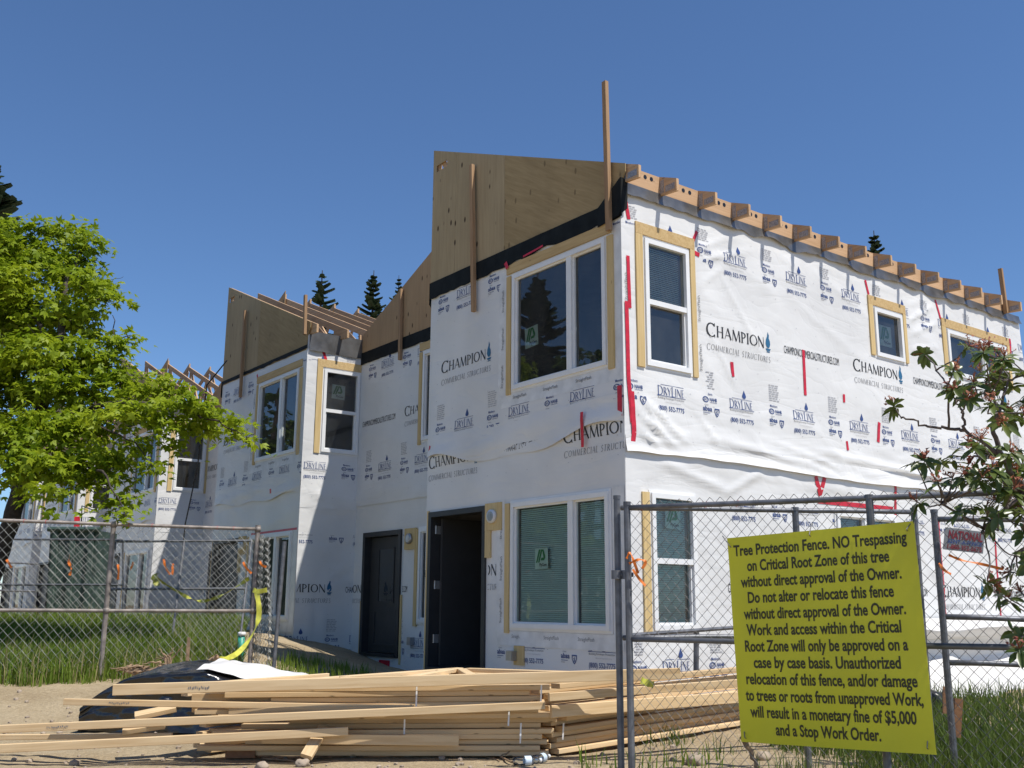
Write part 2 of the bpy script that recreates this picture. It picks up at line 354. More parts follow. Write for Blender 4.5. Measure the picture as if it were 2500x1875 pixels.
GL = {  # serif capitals: advance, strokes (points, forced width or None)
 'C': (0.95, [(arc(.5,.5,.43,.47,42,318,14), None), ([(.82,.82),(.82,1.0)], .05), ([(.82,.0),(.82,.18)], .05)]),
 'H': (0.92, [([(.14,0),(.14,1)], None), ([(.74,0),(.74,1)], None), ([(.14,.5),(.74,.5)], None)]),
 'A': (0.90, [([(.06,0),(.44,1)], TN), ([(.44,1),(.82,0)], TK), ([(.2,.34),(.68,.34)], TN)]),
 'M': (1.12, [([(.1,0),(.17,1)], TN), ([(.17,1),(.55,.02)], TK), ([(.55,.02),(.92,1)], TN), ([(.92,1),(1.0,0)], TK)]),
 'P': (0.66, [([(.14,0),(.14,1)], None), ([(.14,.96)]+arc(.24,.71,.32,.25,90,-90,8)+[(.14,.46)], None)]),
 'I': (0.34, [([(.17,0),(.17,1)], None)]),
 'O': (1.02, [(arc(.51,.5,.43,.47,0,360,18), None)]),
 'N': (0.94, [([(.14,0),(.14,1)], TN), ([(.12,1),(.8,0)], TK), ([(.8,0),(.8,1)], TN)]),
 'E': (0.60, [([(.14,0),(.14,1)], None), ([(.14,.97),(.5,.97)], None), ([(.14,.52),(.44,.52)], None), ([(.14,.03),(.52,.03)], None)]),
 'R': (0.78, [([(.14,0),(.14,1)], None), ([(.14,.96)]+arc(.24,.73,.3,.23,90,-90,8)+[(.14,.5)], None), ([(.32,.5),(.74,0)], TK)]),
 'L': (0.58, [([(.14,0),(.14,1)], None), ([(.14,.03),(.54,.03)], None)]),
 'S': (0.58, [(arc(.29,.74,.2,.23,40,270,9)+arc(.29,.26,.22,.25,90,-140,9), .11)]),
 'T': (0.74, [([(.37,0),(.37,1)], None), ([(.04,.97),(.7,.97)], None)]),
 'U': (0.90, [([(.14,1),(.14,.35)]+arc(.45,.35,.31,.33,180,360,8)+[(.76,1)], None)]),
 'D': (0.96, [([(.14,0),(.14,1)], None), ([(.14,.97)]+arc(.36,.5,.48,.47,90,-90,10)+[(.14,.03)], None)]),
 'Y': (0.78, [([(.05,1),(.39,.45)], TK), ([(.73,1),(.39,.45)], TN), ([(.39,.45),(.39,0)], TK)]),
 ' ': (0.5, [])}
def serif(text, first=1.0, wk=1.0, gap=0.06):
    """serif capitals, x from 0; the first letter may be taller"""
    V = []; F = []; x = 0.0; spans = []
    for i, ch in enumerate(text):
        adv, st = GL[ch]; k = first if (i == 0 or (first != 1.0 and text[i] == 'L' and text == 'DRYLINE')) else 1.0; b0 = len(F)
        y0 = -0.12 if (k != 1.0) else 0.0
        for pts, w in st:
            q = []
            for a, b in zip(pts[:-1], pts[1:]):
                m = max(1, int(math.hypot(b[0]-a[0], b[1]-a[1])/.26)); q += [((a[0]+(b[0]-a[0])*i/m, a[1]+(b[1]-a[1])*i/m), (a[0]+(b[0]-a[0])*(i+1)/m, a[1]+(b[1]-a[1])*(i+1)/m)) for i in range(m)]
            for a, b in q:
                dx, dy = b[0]-a[0], b[1]-a[1]; L = math.hypot(dx, dy) or 1e-6
                ww = (w if w is not None else TN+(TK-TN)*(abs(dy)/L)**1.5)*wk
                nx, ny = -dy/L*ww/2, dx/L*ww/2; ex, ey = dx/L*0.015, dy/L*0.015; n = len(V)
                V += [((x+(px)*k), y0+py*k) for px, py in ((a[0]+nx-ex,a[1]+ny-ey),(b[0]+nx+ex,b[1]+ny+ey),(b[0]-nx+ex,b[1]-ny+ey),(a[0]-nx-ex,a[1]-ny-ey))]
                F.append((n, n+1, n+2, n+3))
            if w is None and len(pts) == 2 and abs(pts[0][0]-pts[1][0]) < 1e-6:   # serifs on stems
                for yy in (0.02, 0.98):
                    n = len(V); V += [((x+(pts[0][0]+sx)*k), y0+(yy+sy)*k) for sx, sy in ((-.15,-.02),(.15,-.02),(.15,.02),(-.15,.02))]; F.append((n,n+1,n+2,n+3))
        x += adv*k + gap; spans.append((b0, len(F)))
    return V, F, x-gap
DROP = [(0, 1.0), (-.12, .72), (-.30, .36), (-.31, .16), (-.2, .02), (0, -.04), (.2, .02), (.31, .16), (.30, .36), (.12, .72)]
FLAME = [(0.02, 1.0), (-.06, .74), (-.26, .5), (-.34, .22), (-.2, .02), (0, -.05), (.2, .02), (.3, .2), (.26, .42), (.12, .58), (.16, .78)]

class Wall:
    """an outside wall face: u to the right seen from outside, z up; disp() is how far the wrap stands off the wall"""
    def __init__(s, origin, U, Nn, openings, amp=0.012, seed=0, seams=()):
        s.o = Vector(origin); s.U = Vector(U); s.N = Vector(Nn); s.op = openings; s.amp = amp; s.seed = seed; s.seams = seams; s.nop = []; s.ends = (); s.folds = []; s.grids = []
    def disp(s, u, z):
        p = Vector((u*0.9+s.seed*7.3, z*0.9, s.seed*3.1))
        a = noise.noise(p)*0.9 + noise.noise(Vector((u*1.7+z*1.3, (z-u)*0.6, s.seed+5.5)))*0.7
        r = 1-abs(noise.noise(Vector((u*0.5-z*0.25, z*1.4+u*0.5, s.seed*1.7))))*2.2
        h = (a*0.6 + max(0, r)**3*1.1)
        for zs, w, k in s.seams:                       # slack creases along a lapped edge
            t = (z-zs)/w
            if -0.2 < t < 1: h += k*max(0, 1-abs(t-0.15)*1.2)*(0.6+0.9*max(0, 1-abs(noise.noise(Vector((u*0.8+z*1.5, z*7+u*0.6, s.seed*2.0))))*3))
        f = 1.0
        for (u0, u1, z0, z1) in s.op:
            d = max(u0-u, u-u1, z0-z, z-z1)
            if d < 0.22: f = min(f, max(0, (d-0.02)/0.2))
        for (ua, za, ub, zb, w, k) in s.folds:             # tension folds
            du, dz = ub-ua, zb-za; L2 = du*du+dz*dz; t = max(0, min(1, ((u-ua)*du+(z-za)*dz)/L2)); q = math.hypot(u-ua-du*t, z-za-dz*t)/(w*(0.6+0.6*t))
            if q < 1: h += k*(1-q*q)**2*(1-abs(2*t-1)**3)/s.amp
        for e in s.ends: f = min(f, min(1, abs(u-e)/0.3))
        f *= min(1, max(0.12, (4.60+EYE-z)/0.35)) if z > 4.2+EYE else 1
        return 0.006 + s.amp*max(0.0, h+0.5)*f
    def P(s, u, z, n=0.0): return s.o + s.U*u + s.N*n + Vector((0, 0, z))
    def on(s, u, z, n=0.003):                              # on the meshed wrap itself, not the ideal surface
        for us, zs, off, dv in s.grids:
            if zs[0]-.02 <= z <= zs[-1]+.02:
                i = max(0, min(len(us)-2, bisect.bisect_right(us, u)-1)); j = max(0, min(len(zs)-2, bisect.bisect_right(zs, z)-1))
                a = min(1, max(0, (u-us[i])/(us[i+1]-us[i]))); b = min(1, max(0, (z-zs[j])/(zs[j+1]-zs[j])))
                d = dv[i][j]*(1-a)*(1-b)+dv[i+1][j]*a*(1-b)+dv[i][j+1]*(1-a)*b+dv[i+1][j+1]*a*b
                return s.P(u, z, d+off+n)
        return s.P(u, z, s.disp(u, z)+n)
    def free(s, u0, u1, z0, z1, pad=0.03):
        for (a, b, c, d) in s.op:
            if u1 > a-pad and u0 < b+pad and z1 > c-pad and z0 < d+pad: return False
        for (a, b, c, d) in s.nop:
            if a < (u0+u1)/2 < b and c < (z0+z1)/2 < d: return False
        return True
    def sheet(s, mb, u0, u1, z0, z1, step=0.075, off=0.0, zlow=None, mi=0):
        us = sorted(set([u0, u1] + [q for a in s.op for q in a[:2] if u0 < q < u1] + list(np.arange(u0, u1, step))))
        zs = sorted(set([z0, z1] + [q for a in s.op for q in a[2:] if z0 < q < z1] + list(np.arange(z0, z1, step))))
        def thin(a, keep):
            r = [a[0]]
            for q in a[1:]:
                if q-r[-1] < step*0.3 and q not in keep: continue
                if q-r[-1] < step*0.3 and r[-1] not in keep and len(r) > 1: r[-1] = q; continue
                r.append(q)
            return r
        us = thin(us, set([u0, u1]+[q for a in s.op for q in a[:2]])); zs = thin(zs, set([z0, z1]+[q for a in s.op for q in a[2:]]))
        dv = [[s.disp(a, b) for b in zs] for a in us]; s.grids.insert(0, (us, zs, off, dv))
        idx = {}; V = []; F = []
        def vid(i, j):
            if (i, j) not in idx:
                idx[(i, j)] = len(V); V.append(s.P(us[i], zs[j], dv[i][j]+off))
            return idx[(i, j)]
        for i in range(len(us)-1):
            for j in range(len(zs)-1):
                uc, zc = (us[i]+us[i+1])/2, (zs[j]+zs[j+1])/2
                if any(a < uc < b and c < zc < d for a, b, c, d in s.op): continue
                F.append((vid(i,j), vid(i+1,j), vid(i+1,j+1), vid(i,j+1)))
        mb.add(V, F, mi)
    # printing -----------------------------------------------------
    def put(s, mb, V, F, u, z, k, mi, kx=None, off=0.0042, rng=None, slant=0.0):
        kx = kx or k
        P = [(u+x*kx+slant*y*k, z+y*k) for x, y in V]; ok = []
        for f in F:
            us = [P[i][0] for i in f]; zs = [P[i][1] for i in f]
            if rng and (min(us) < rng[0] or max(us) > rng[1] or min(zs) < rng[2] or max(zs) > rng[3]): continue
            if s.free(min(us), max(us), min(zs), max(zs)): ok.append(f)
        if not ok: return
        used = sorted(set(i for f in ok for i in f)); mp = {i: q for q, i in enumerate(used)}
        mb.add([s.on(P[i][0], P[i][1], off) for i in used], [tuple(mp[i] for i in f) for f in ok], mi+1)
    def text(s, mb, t, u, z, h, w=None, mi=0, bold=0.0, left=False, **k):
        V, F, W = sans(t, bold); kx = h if w is None else w/W
        s.put(mb, V, F, u+(W*kx/2 if left else 0), z, h, mi, kx, **k)
    def quad(s, mb, u0, u1, z0, z1, mi=0, off=0.0042, rng=None):
        s.put(mb, [(0,0),(1,0),(1,1),(0,1)], [(0,1,2,3)], u0, z0, z1-z0, mi, u1-u0, off, rng)
    def dryline(s, mb, u, z, rng):
        k = dict(rng=rng)
        V, F, W = serif("DRYLINE", 1.25, 0.8); w = 0.42
        s.put(mb, V, F, u, z+0.035, 0.088, 1, w/W, **k)
        s.quad(mb, u-0.01, u+w+0.02, z+0.018, z+0.024, 1, **k); s.quad(mb, u+0.05, u+w, z+0.146, z+0.151, 1, **k)
        s.text(mb, "Building Envelope Protection", u+w/2, z-0.012, 0.022, w*0.98, 2, **k)
        s.text(mb, "Commercial Grade Building Wrap", u+w/2+0.03, z-0.05, 0.012, w*0.6, 4, **k)
        s.text(mb, "(800) 552-7775", u+w/2, z-0.145, 0.052, w*0.98, 1, 0.012, **k)
        s.put(mb, DROP, [tuple(range(len(DROP)))], u+w*0.66, z+0.165, 0.10, 1, 0.11, **k)
    def members(s, mb, u, z, rng):
        k = dict(rng=rng); i = len(mb.v) % 3
        for j in range(8):
            x = u+0.03
            for q in range(3):
                w = 0.035+0.03*((j*5+q*3+i) % 4)/3; s.quad(mb, x, x+w, z+0.345-j*0.027, z+0.345-j*0.027+0.013, 4, **k); x += w+0.012
        s.text(mb, "Members:", u+0.11, z+0.075, 0.03, 0.14, 1, 0.012, **k)
        V = arc(0, 0, 1, 1, 0, 360, 12)[:-1]; Vi = [(x*0.72, y*0.72) for x, y in V]
        ring = [(a, (a+1) % 12, 12+(a+1) % 12, 12+a) for a in range(12)]
        s.put(mb, V+Vi, ring, u+0.06, z+0.02, 0.036, 1, 0.052, **k); s.text(mb, "BS", u+0.06, z+0.006, 0.028, 0.05, 1, **k)
        s.text(mb, "NAHB", u+0.19, z+0.005, 0.04, 0.12, 1, 0.02, **k); s.quad(mb, u+0.13, u+0.25, z-0.012, z-0.007, 1, **k)
        s.text(mb, "A Member", u+0.07, z-0.05, 0.014, 0.07, 2, **k)
        s.text(mb, "abaa", u+0.085, z-0.115, 0.055, 0.155, 1, 0.02, **k); s.quad(mb, u+0.01, u+0.13, z-0.14, z-0.134, 1, **k); s.quad(mb, u+0.01, u+0.08, z-0.16, z-0.155, 2, **k)
        sh = [(-1,1),(1,1),(1,0.2),(.55,-.6),(0,-1),(-.55,-.6),(-1,.2)]; si = [(x*.72, y*.72) for x, y in sh]
        s.put(mb, sh+si, [(a, (a+1) % 7, 7+(a+1) % 7, 7+a) for a in range(7)], u+0.245, z-0.125, 0.05, 1, 0.042, **k)
        s.text(mb, "S", u+0.245, z-0.145, 0.042, 0.03, 1, 0.02, **k)
    def champion(s, mb, u, z, rng):
        k = dict(rng=rng)
        V, F, W = serif("CHAMPION", 1.3, 1.0); w = 1.06; s.put(mb, V, F, u, z, 0.135, 0, w/W, **k)
        V, F, W = serif("COMMERCIAL STRUCTURES", 1.15, 0.75, 0.16); s.put(mb, V, F, u, z-0.175, 0.072, 2, 1.16/W, slant=0.12, **k)
        fu, fz = u+1.13, z+0.02
        s.put(mb, FLAME, [tuple(range(len(FLAME)))], fu, fz, 0.20, 3, 0.14, **k)
        s.put(mb, [(-.5,1),(.5,1),(.3,0),(-.3,0)], [(0,3,2,1)], fu, fz-0.045, 0.028, 3, 0.10, **k); s.put(mb, [(-.5,1),(.5,1),(.5,0),(-.5,0)], [(0,3,2,1)], fu, fz-0.065, 0.012, 3, 0.06, **k)
    def printing(s, mb, u0, u1, rng, zc, phase):
        rs = random.Random(int(zc*100)); u = u0+.2                   # staples along the studs
        while u < u1:
            z = rng[2]+.1
            while z < rng[3]: (lambda q: s.quad(mb, q, q+.016, z, z+.007, 4, rng=rng))(u+rs.uniform(-.02, .02)); z += rs.uniform(.2, .42)
            u += .405
        """the repeating print of one roll of wrap; zc = height of the big name row"""
        P = 1.195; n0 = int((u0-phase)/P)-2
        for i in range(n0, n0+int((u1-u0)/P)+5):
            u = phase+i*P
            for z in (zc+0.97, zc-0.86): s.dryline(mb, u, z, rng); s.members(mb, u+0.72, z+0.05, rng)
        n0 = int((u0-phase)/2.91)-2
        for i in range(n0, n0+int((u1-u0)/2.91)+5):
            u = phase-0.36+i*2.91
            s.champion(mb, u, zc, rng); s.text(mb, "CHAMPIONCOMMERCIALSTRUCTURES.COM", u+2.02, zc-0.0, 0.10, 1.15, 0, 0.0, rng=rng)

# ------------------------------------------------------------------ windows
def window(W, par, u0, u1, z0, z1, kind, trims=(), blind=None, sticker=None, gm='glass'):
    f = 0.055
    mb = MB()
    def fr(a, b, c, d, n0=-0.05, n1=0.035):
        mb.hexa([W.P(a,c,n0), W.P(b,c,n0), W.P(b,c,n1), W.P(a,c,n1), W.P(a,d,n0), W.P(b,d,n0), W.P(b,d,n1), W.P(a,d,n1)])
    fr(u0, u0+f, z0, z1); fr(u1-f, u1, z0, z1); fr(u0+f, u1-f, z0, z0+f); fr(u0+f, u1-f, z1-f, z1)
    panes = []
    if kind[0] == 'slider':
        m = kind[1]; fr(m-0.045, m+0.045, z0+f, z1-f, -0.05, 0.026)
        g = 0.02
        for a, b, n in ((u0+f, m-0.045, -0.008), (m+0.045, u1-f, -0.02)):
            fr(a, a+g, z0+f, z1-f, -0.045, n+0.012); fr(b-g, b, z0+f, z1-f, -0.045, n+0.012); fr(a+g, b-g, z0+f, z0+f+g, -0.045, n+0.012); fr(a+g, b-g, z1-f-g, z1-f, -0.045, n+0.012)
            panes.append((a+g, b-g, z0+f+g, z1-f-g, n-0.012))
    elif kind[0] == 'hung':
        m = (z0+z1)/2; fr(u0+f, u1-f, m-0.03, m+0.03, -0.05, 0.028); g = 0.026
        fr(u0+f, u0+f+g, z0+f, m-0.03, -0.05, 0.005); fr(u1-f-g, u1-f, z0+f, m-0.03, -0.05, 0.005); fr(u0+f+g, u1-f-g, z0+f, z0+f+g, -0.05, 0.005)
        panes += [(u0+f+g, u1-f-g, z0+f+g, m-0.03, -0.03), (u0+f, u1-f, m+0.03, z1-f, -0.012)]
    else:
        panes.append((u0+f, u1-f, z0+f, z1-f, -0.02))
    # thin nailing flange so the frame meets the wrap
    for a, b, c, d in ((u0-0.03, u0, z0-0.03, z1+0.03), (u1, u1+0.03, z0-0.03, z1+0.03), (u0, u1, z1, z1+0.03), (u0, u1, z0-0.03, z0)): fr(a, b, c, d, -0.01, 0.013)
    win = mb.build("window", M['vinyl'], par)
    for i, (a, b, c, d, n) in enumerate(panes):
        p = MB(); p.add([W.P(a,c,n), W.P(b,c,n), W.P(b,d,n), W.P(a,d,n)], [(0,1,2,3)]); p.build("pane", M[gm], win)
        if blind and i in blind:
            zt, zb = d-0.01, c+(d-c)*(1-blind[i]); bl = MB(); z = zt; nn = -0.075
            while z > zb:
                bl.add([W.P(a+0.012, z, nn), W.P(b-0.03, z, nn), W.P(b-0.03, z-0.0205, nn+0.017), W.P(a+0.012, z-0.0205, nn+0.017)], [(0,1,2,3)]); z -= 0.0235
            bl.build("blind", M['blind'], win)
    if sticker:
        a, c, w, tilt = sticker; st = MB(); n = panes[-1][4]-0.008 if kind[0] == 'hung' else panes[0][4]-0.008
        cs, sn = math.cos(tilt), math.sin(tilt)
        Q = lambda x, y, e=0: W.P(a+(x*cs-y*sn)*w, c+(x*sn+y*cs)*w, n+e)
        st.add([Q(0,0), Q(1,0), Q(1,1), Q(0,1)], [(0,1,2,3)])
        for x in (0.08, 0.24): st.add([Q(x,.3,.002), Q(x+.11,.3,.002), Q(x+.36,.93,.002), Q(x+.22,.93,.002)], [(0,1,2,3)], 1)
        st.add([Q(.56,.93,.002), Q(.66,.93,.002), Q(.8,.62,.002), Q(.8,.5,.002), Q(.7,.4,.002), Q(.44,.4,.002), Q(.49,.52,.002), Q(.66,.54,.002)], [tuple(range(8))], 1)
        V, F, Wd = sans("PlyGem", 0.02); st.add([Q(.62+x*.55/Wd, .12+y*.15, .002) for x, y in V], F, 2)
        st.build("sticker", [M['sticker'], M['green'], M['ink_k']], win)
    names = {'l': 'Z', 'r': 'Z', 't': 'H', 'b': 'H'}
    for t in trims:
        sd, w, e0, e1 = t
        mb = MB()
        if sd == 'l': fr2 = (u0-0.03-w, u0-0.032, z0-e0, z1+e1)
        elif sd == 'r': fr2 = (u1+0.032, u1+0.03+w, z0-e0, z1+e1)
        elif sd == 't': fr2 = (u0-e0, u1+e1, z1+0.032, z1+0.03+w)
        else: fr2 = (u0-e0, u1+e1, z0-0.03-w, z0-0.032)
        a, b, c, d = fr2; n0, n1 = -0.01, 0.03
        mb.hexa([W.P(a,c,n0), W.P(b,c,n0), W.P(b,c,n1), W.P(a,c,n1), W.P(a,d,n0), W.P(b,d,n0), W.P(b,d,n1), W.P(a,d,n1)])
        mb.build("trim_board", M['trim'] if sd in 'lr' else M['trimh'], win)
    return win

def strip(W, par, pts, w, mi=0, off=0.006, mat='red', nm="red_tape"):
    mb = MB(); _strip(W, mb, pts, w, 0, off); mb.build(nm, M[mat], par, True)
def _strip(W, mb, pts, w, mi=0, off=0.006):
    """a run of tape laid on a wall face"""
    for (a, b) in zip(pts[:-1], pts[1:]):
        du, dz = b[0]-a[0], b[1]-a[1]; L = math.hypot(du, dz); n = max(1, int(L/0.08)); nu, nz = -dz/L*w/2, du/L*w/2
        prev = None
        for i in range(n+1):
            t = i/n; u, z = a[0]+du*t, a[1]+dz*t
            cur = (W.on(u+nu, z+nz, off), W.on(u-nu, z-nz, off))
            if prev: mb.add([prev[0], prev[1], cur[1], cur[0]], [(0,1,2,3)], mi)
            prev = cur

def lamp_block(W, par, u, z, tall):
    mb = MB(); 
    def bx(a, b, c, d, n1): mb.hexa([W.P(a,c,-0.01), W.P(b,c,-0.01), W.P(b,c,n1), W.P(a,c,n1), W.P(a,d,-0.01), W.P(b,d,-0.01), W.P(b,d,n1), W.P(a,d,n1)])
    bx(u-0.17, u+0.17, z-0.17, z+0.17, 0.034)
    if tall: bx(u-0.17, u-0.06, z-0.5, z-0.172, 0.032)
    pl = mb.build("mounting_block", M['trim'], par)
    lm = MB(); lm.tube([W.P(u,z,0.034), W.P(u,z,0.075)], 0.085, 16); lm.build("junction_box", M['lampw'] if tall else M['steel'], pl, True)
    lm = MB(); lm.tube([W.P(u,z,0.076), W.P(u,z,0.08)], 0.06, 16); lm.tube([W.P(u,z,0.081), W.P(u,z,0.084)], 0.03, 10); lm.build("box_cover", M['steel'], pl)

# ------------------------------------------------------------------ the row of houses under construction
ZS = EYE                                    # house heights below are measured from the eye
def rafter_profile(y0, top_at0, slope, ya, yb, depth):
    return [(y0+ya, top_at0+slope*ya), (y0+yb, top_at0+slope*yb), (y0+yb, top_at0+slope*yb-depth), (y0+ya, top_at0+slope*ya-depth)]

def house(k, X0, Y0, Yn, label, near):
    """unit k: front wall at X0 from Y0 to Y0+3.95, then a wall set back 1.25 m up to the next unit at Yn"""
    h = empty("townhouse", (X0, Y0, 0.1), label, "house", "wrapped townhouses in the row")
    z_ = lambda z: z+ZS
    XR = X0+1.26; YF = Y0+3.95; D = 9.0 if k == 0 else 8.0
    rnd = random.Random(50+k)
    stp = 0.075 if near else 0.15
    # ---------------- front wall
    up = (1.95, 3.70, z_(2.63), z_(4.13)); lo = (1.95, 3.70, z_(-.26), z_(1.22)); dr = (0.09, 1.42, z_(-.84), z_(1.23))
    F = Wall((X0, YF, 0), (0,-1,0), (-1,0,0), [up, lo, dr], 0.010 if near else 0.006, 1+k*4, [(z_(1.95), 0.5, 1.2)])
    F.ends = (0, 3.95); seam = lambda u: z_(1.90)+(0.10 if k == 0 else .03)*math.cos((u+0.15)*1.55)+0.03*math.sin(u*4.1)-0.02*u*0.3
    WM = [M['wrap']]+INKS
    for (p, q, c, d) in (up, lo):                      # white flashing tape round the windows
        strip(F, h, [(p-.21, c-.12), (p-.21, d+.05)], .17, 0, .0015, 'tape', "flashing_tape"); strip(F, h, [(q+.14, c-.12), (q+.14, d+.05)], .19, 0, .0015, 'tape', "flashing_tape")
        strip(F, h, [(p-.28, c-.12), (q+.2, c-.12)], .17, 0, .002, 'tape', "flashing_tape")
        F.nop += [(p-.3, p, c-.2, d+.1), (q, 3.96, c-.2, d+.1), (p-.3, q+.25, c-.2, c)]
    mb = MB(); F.sheet(mb, 0, 3.956, z_(2.25), z_(4.46), stp); F.printing(mb, 0, 3.95, (0.0, 3.95, z_(2.22), z_(4.3)), z_(3.14), 0.68)
    mb.build("upper_front_wall", WM, h, True)
    mb = MB(); F.sheet(mb, 0, 3.956, z_(-1.02), z_(2.02), stp, -0.005)
    if k == 0: F.printing(mb, 0, 3.95, (0.0, 3.95, z_(1.5), z_(2.1)), z_(1.84), 0.4)
    F.printing(mb, 0, 3.95, (0.0, 3.95, z_(-1.0), z_(1.18)), z_(0.36), 0.95 if k == 0 else 0.5)
    if near:
        F.nop = []
        for (p, q, c, d) in (up, lo):
            for uu in (p+.15, p+.75, p+1.35): F.text(mb, "StraightFlash", uu, c-.115, .04, .27, 2, off=.008)
            for zz in (c+.05, c+.55, c+1.05):
                V, Fc, Wd = sans("StraightFlash"); F.put(mb, [(-y*.13, x*.98/Wd*.3) for x, y in V], Fc, p-.19, zz+.15, 1.0, 2, .3, off=.008)
    mb.build("lower_front_wall", WM, h, True)
    mb = MB(); V = []; n = 54; m = 7
    for i in range(n+1):
        u = 3.95*i/n
        for j in range(m+1):
            t = j/m; z = z_(2.28)+(seam(u)-z_(2.28))*t
            V.append(F.P(u, z, F.disp(u, z)+0.004+(.045 if k == 0 else .02)*t*t*(0.45+0.55*math.cos(u*1.55))*min(1, min(u, 3.95-u)/0.3) + 0.006*math.sin(t*9+u*2)*t))
    mb.add(V, [(i*(m+1)+j, (i+1)*(m+1)+j, (i+1)*(m+1)+j+1, i*(m+1)+j+1) for i in range(n) for j in range(m)])
    mb.build("lapped_wrap_edge", M['wrap_loose'], h, True)
    if near:
        w = window(F, h, *up, ('slider', 3.06 if k == 0 else 2.95), [('l', .09, .05, .0), ('r', .10, .06, .0), ('t', .13, .12, .10)], None, (2.16, z_(3.12), .26, 0.06) if k == 0 else (2.35, z_(3.2), .22, 0.02))
        window(F, h, *lo, ('slider', 3.06), [('l', .09, .06, .0)] + ([] if k == 0 else []), {0: 1.0, 1: 1.0} if k == 0 else None, (2.36, z_(0.42), .24, 0.0) if k == 0 else None, 'glass_g' if k == 0 else 'glass')
    else:
        window(F, h, *up, ('slider', 3.0), [('l', .09, .05, 0), ('r', .1, .06, 0), ('t', .13, .12, .1)])
        window(F, h, *lo, ('slider', 3.0), [('l', .09, .05, 0)])
    # door opening with the door swung in
    u0, u1, a, b = dr
    mb = MB()
    def jb(p, q, c, d, n0, n1): mb.hexa([F.P(p,c,n0), F.P(q,c,n0), F.P(q,c,n1), F.P(p,c,n1), F.P(p,d,n0), F.P(q,d,n0), F.P(q,d,n1), F.P(p,d,n1)])
    jb(u0, u0+.07, a, b, -.20, .03); jb(u1-.07, u1, a, b, -.20, .03); jb(u0+.07, u1-.07, b-.07, b, -.20, .03); jb(u0+.07, u1-.07, a, a+.05, -.2, .05)
    fr = mb.build("door_frame", M['doorf'], h)
    mb = MB(); hin = u0+.09
    if k == 0: jb(hin, hin+.045, a+.06, b-.08, -1.02, -.12)
    else: jb(hin, u1-.09, a+.06, b-.08, -.12, -.075)
    dl = mb.build("door", M['doorm'], h)
    for zz in (a+.35, a+1.05, a+1.78):
        mb = MB(); jb(u0+.071, u0+.078, zz, zz+.11, -.17, -.05); mb.tube([F.P(u0+.085, zz, -.045), F.P(u0+.085, zz+.11, -.045)], .012, 8); mb.build("hinge", M['steel'], dl)
    if near:
        mb = MB(); jb(u0-.045, u0-.003, a, b+.02, -.005, .022); mb.build("door_trim", M['trim'], h)
        lamp_block(F, h, 1.59, z_(1.08), True)
        mb = MB()
        jb(2.03, 2.22, z_(-.68), z_(-.46), -.005, .032); ob = mb.build("outlet_block", M['trim'], h)
        mb = MB(); jb(1.98, 2.09, z_(-.63), z_(-.52), .033, .11); mb.build("outlet_box", M['steel'], ob)
    # ---------------- side wall (facing the street corner), overhung by truss tails
    SU = D if k == 0 else 1.26
    w1 = (.34, 1.06, z_(2.63), z_(4.13)); w2 = (.36, 1.04, z_(-.25), z_(1.21))
    ops = [w1, w2, (4.82, 5.50, z_(3.43), z_(4.13)), (6.70, 8.45, z_(3.43), z_(4.13)), (3.66, 4.98, z_(.25), z_(1.20))] if k == 0 else [w1]
    S = Wall((X0, Y0, 0), (1,0,0), (0,-1,0), ops, 0.010, 2+k*4, [(z_(1.66), 0.75, 1.5)])
    stp2 = 0.045 if k == 0 else 0.075 if near else .15; S.ends = (0,); ph = 1.69 if k == 0 else 0.03
    if k == 0:
        S.folds = [(a, z_(b), c, z_(d), w, q*1.5) for a, b, c, d, w, q in [(1.22,4.2,2.0,4.55,.05,.016), (1.25,4.05,2.3,4.42,.05,.012), (1.2,3.7,1.75,4.1,.04,.010), (1.55,4.05,2.45,2.9,.05,.010), (1.3,3.3,1.9,2.5,.05,.009), (2.3,4.6,3.3,4.3,.05,.010), (3.3,4.55,4.6,4.42,.05,.012), (5.62,4.05,6.5,4.5,.06,.018), (5.62,3.85,6.5,4.2,.05,.014), (5.65,3.65,6.45,3.8,.05,.012), (5.62,4.3,6.3,4.55,.05,.012), (4.5,4.5,5.6,4.45,.05,.012),
            (.14,2.12,.75,1.72,.05,.022), (.2,2.3,.95,1.78,.06,.018), (.12,1.95,.5,1.68,.04,.020), (.3,2.2,.5,1.9,.05,.016), (.9,1.95,3.2,1.74,.06,.016), (2.2,2.05,3.9,1.72,.05,.012), (2.9,1.98,6.2,1.80,.05,.016), (3.6,1.9,8.6,1.72,.05,.016), (5.0,2.05,8.9,1.92,.05,.014), (1.1,2.2,1.5,1.8,.05,.012), (.5,1.55,1.7,1.30,.08,.016), (1.5,1.25,2.3,1.62,.07,.014), (2.6,1.5,5.2,1.40,.05,.012), (4.8,1.6,8.5,1.35,.06,.014),
            (7.9,1.4,8.8,2.6,.06,.012), (6.6,2.9,7.6,2.2,.06,.010), (1.35,1.0,2.2,.2,.06,.010), (1.6,-.1,2.8,.7,.06,.010), (5.3,.9,6.4,.0,.06,.012)]]
    if k == 1:
        S.folds = [(a, z_(b), c, z_(d), w, q) for a, b, c, d, w, q in [(0,2.0,.6,1.75,.06,.02), (0,1.8,.5,1.9,.05,.02), (.05,1.7,.7,1.62,.05,.02), (1.2,.9,.5,.3,.06,.02), (1.2,.5,.3,.1,.06,.02), (.25,1.1,.3,-.9,.06,.014), (.5,.1,.55,-.95,.06,.016), (.85,-.1,.8,-.95,.06,.016), (1.05,.6,1.02,-.9,.06,.014), (1.2,1.3,.4,.9,.05,.012)]]
    S.nop += [(-1, .34, z_(2.45), z_(4.25)), (1.0, 1.32, z_(2.4), z_(4.1)), (.2, 1.25, z_(2.44), z_(2.65))]
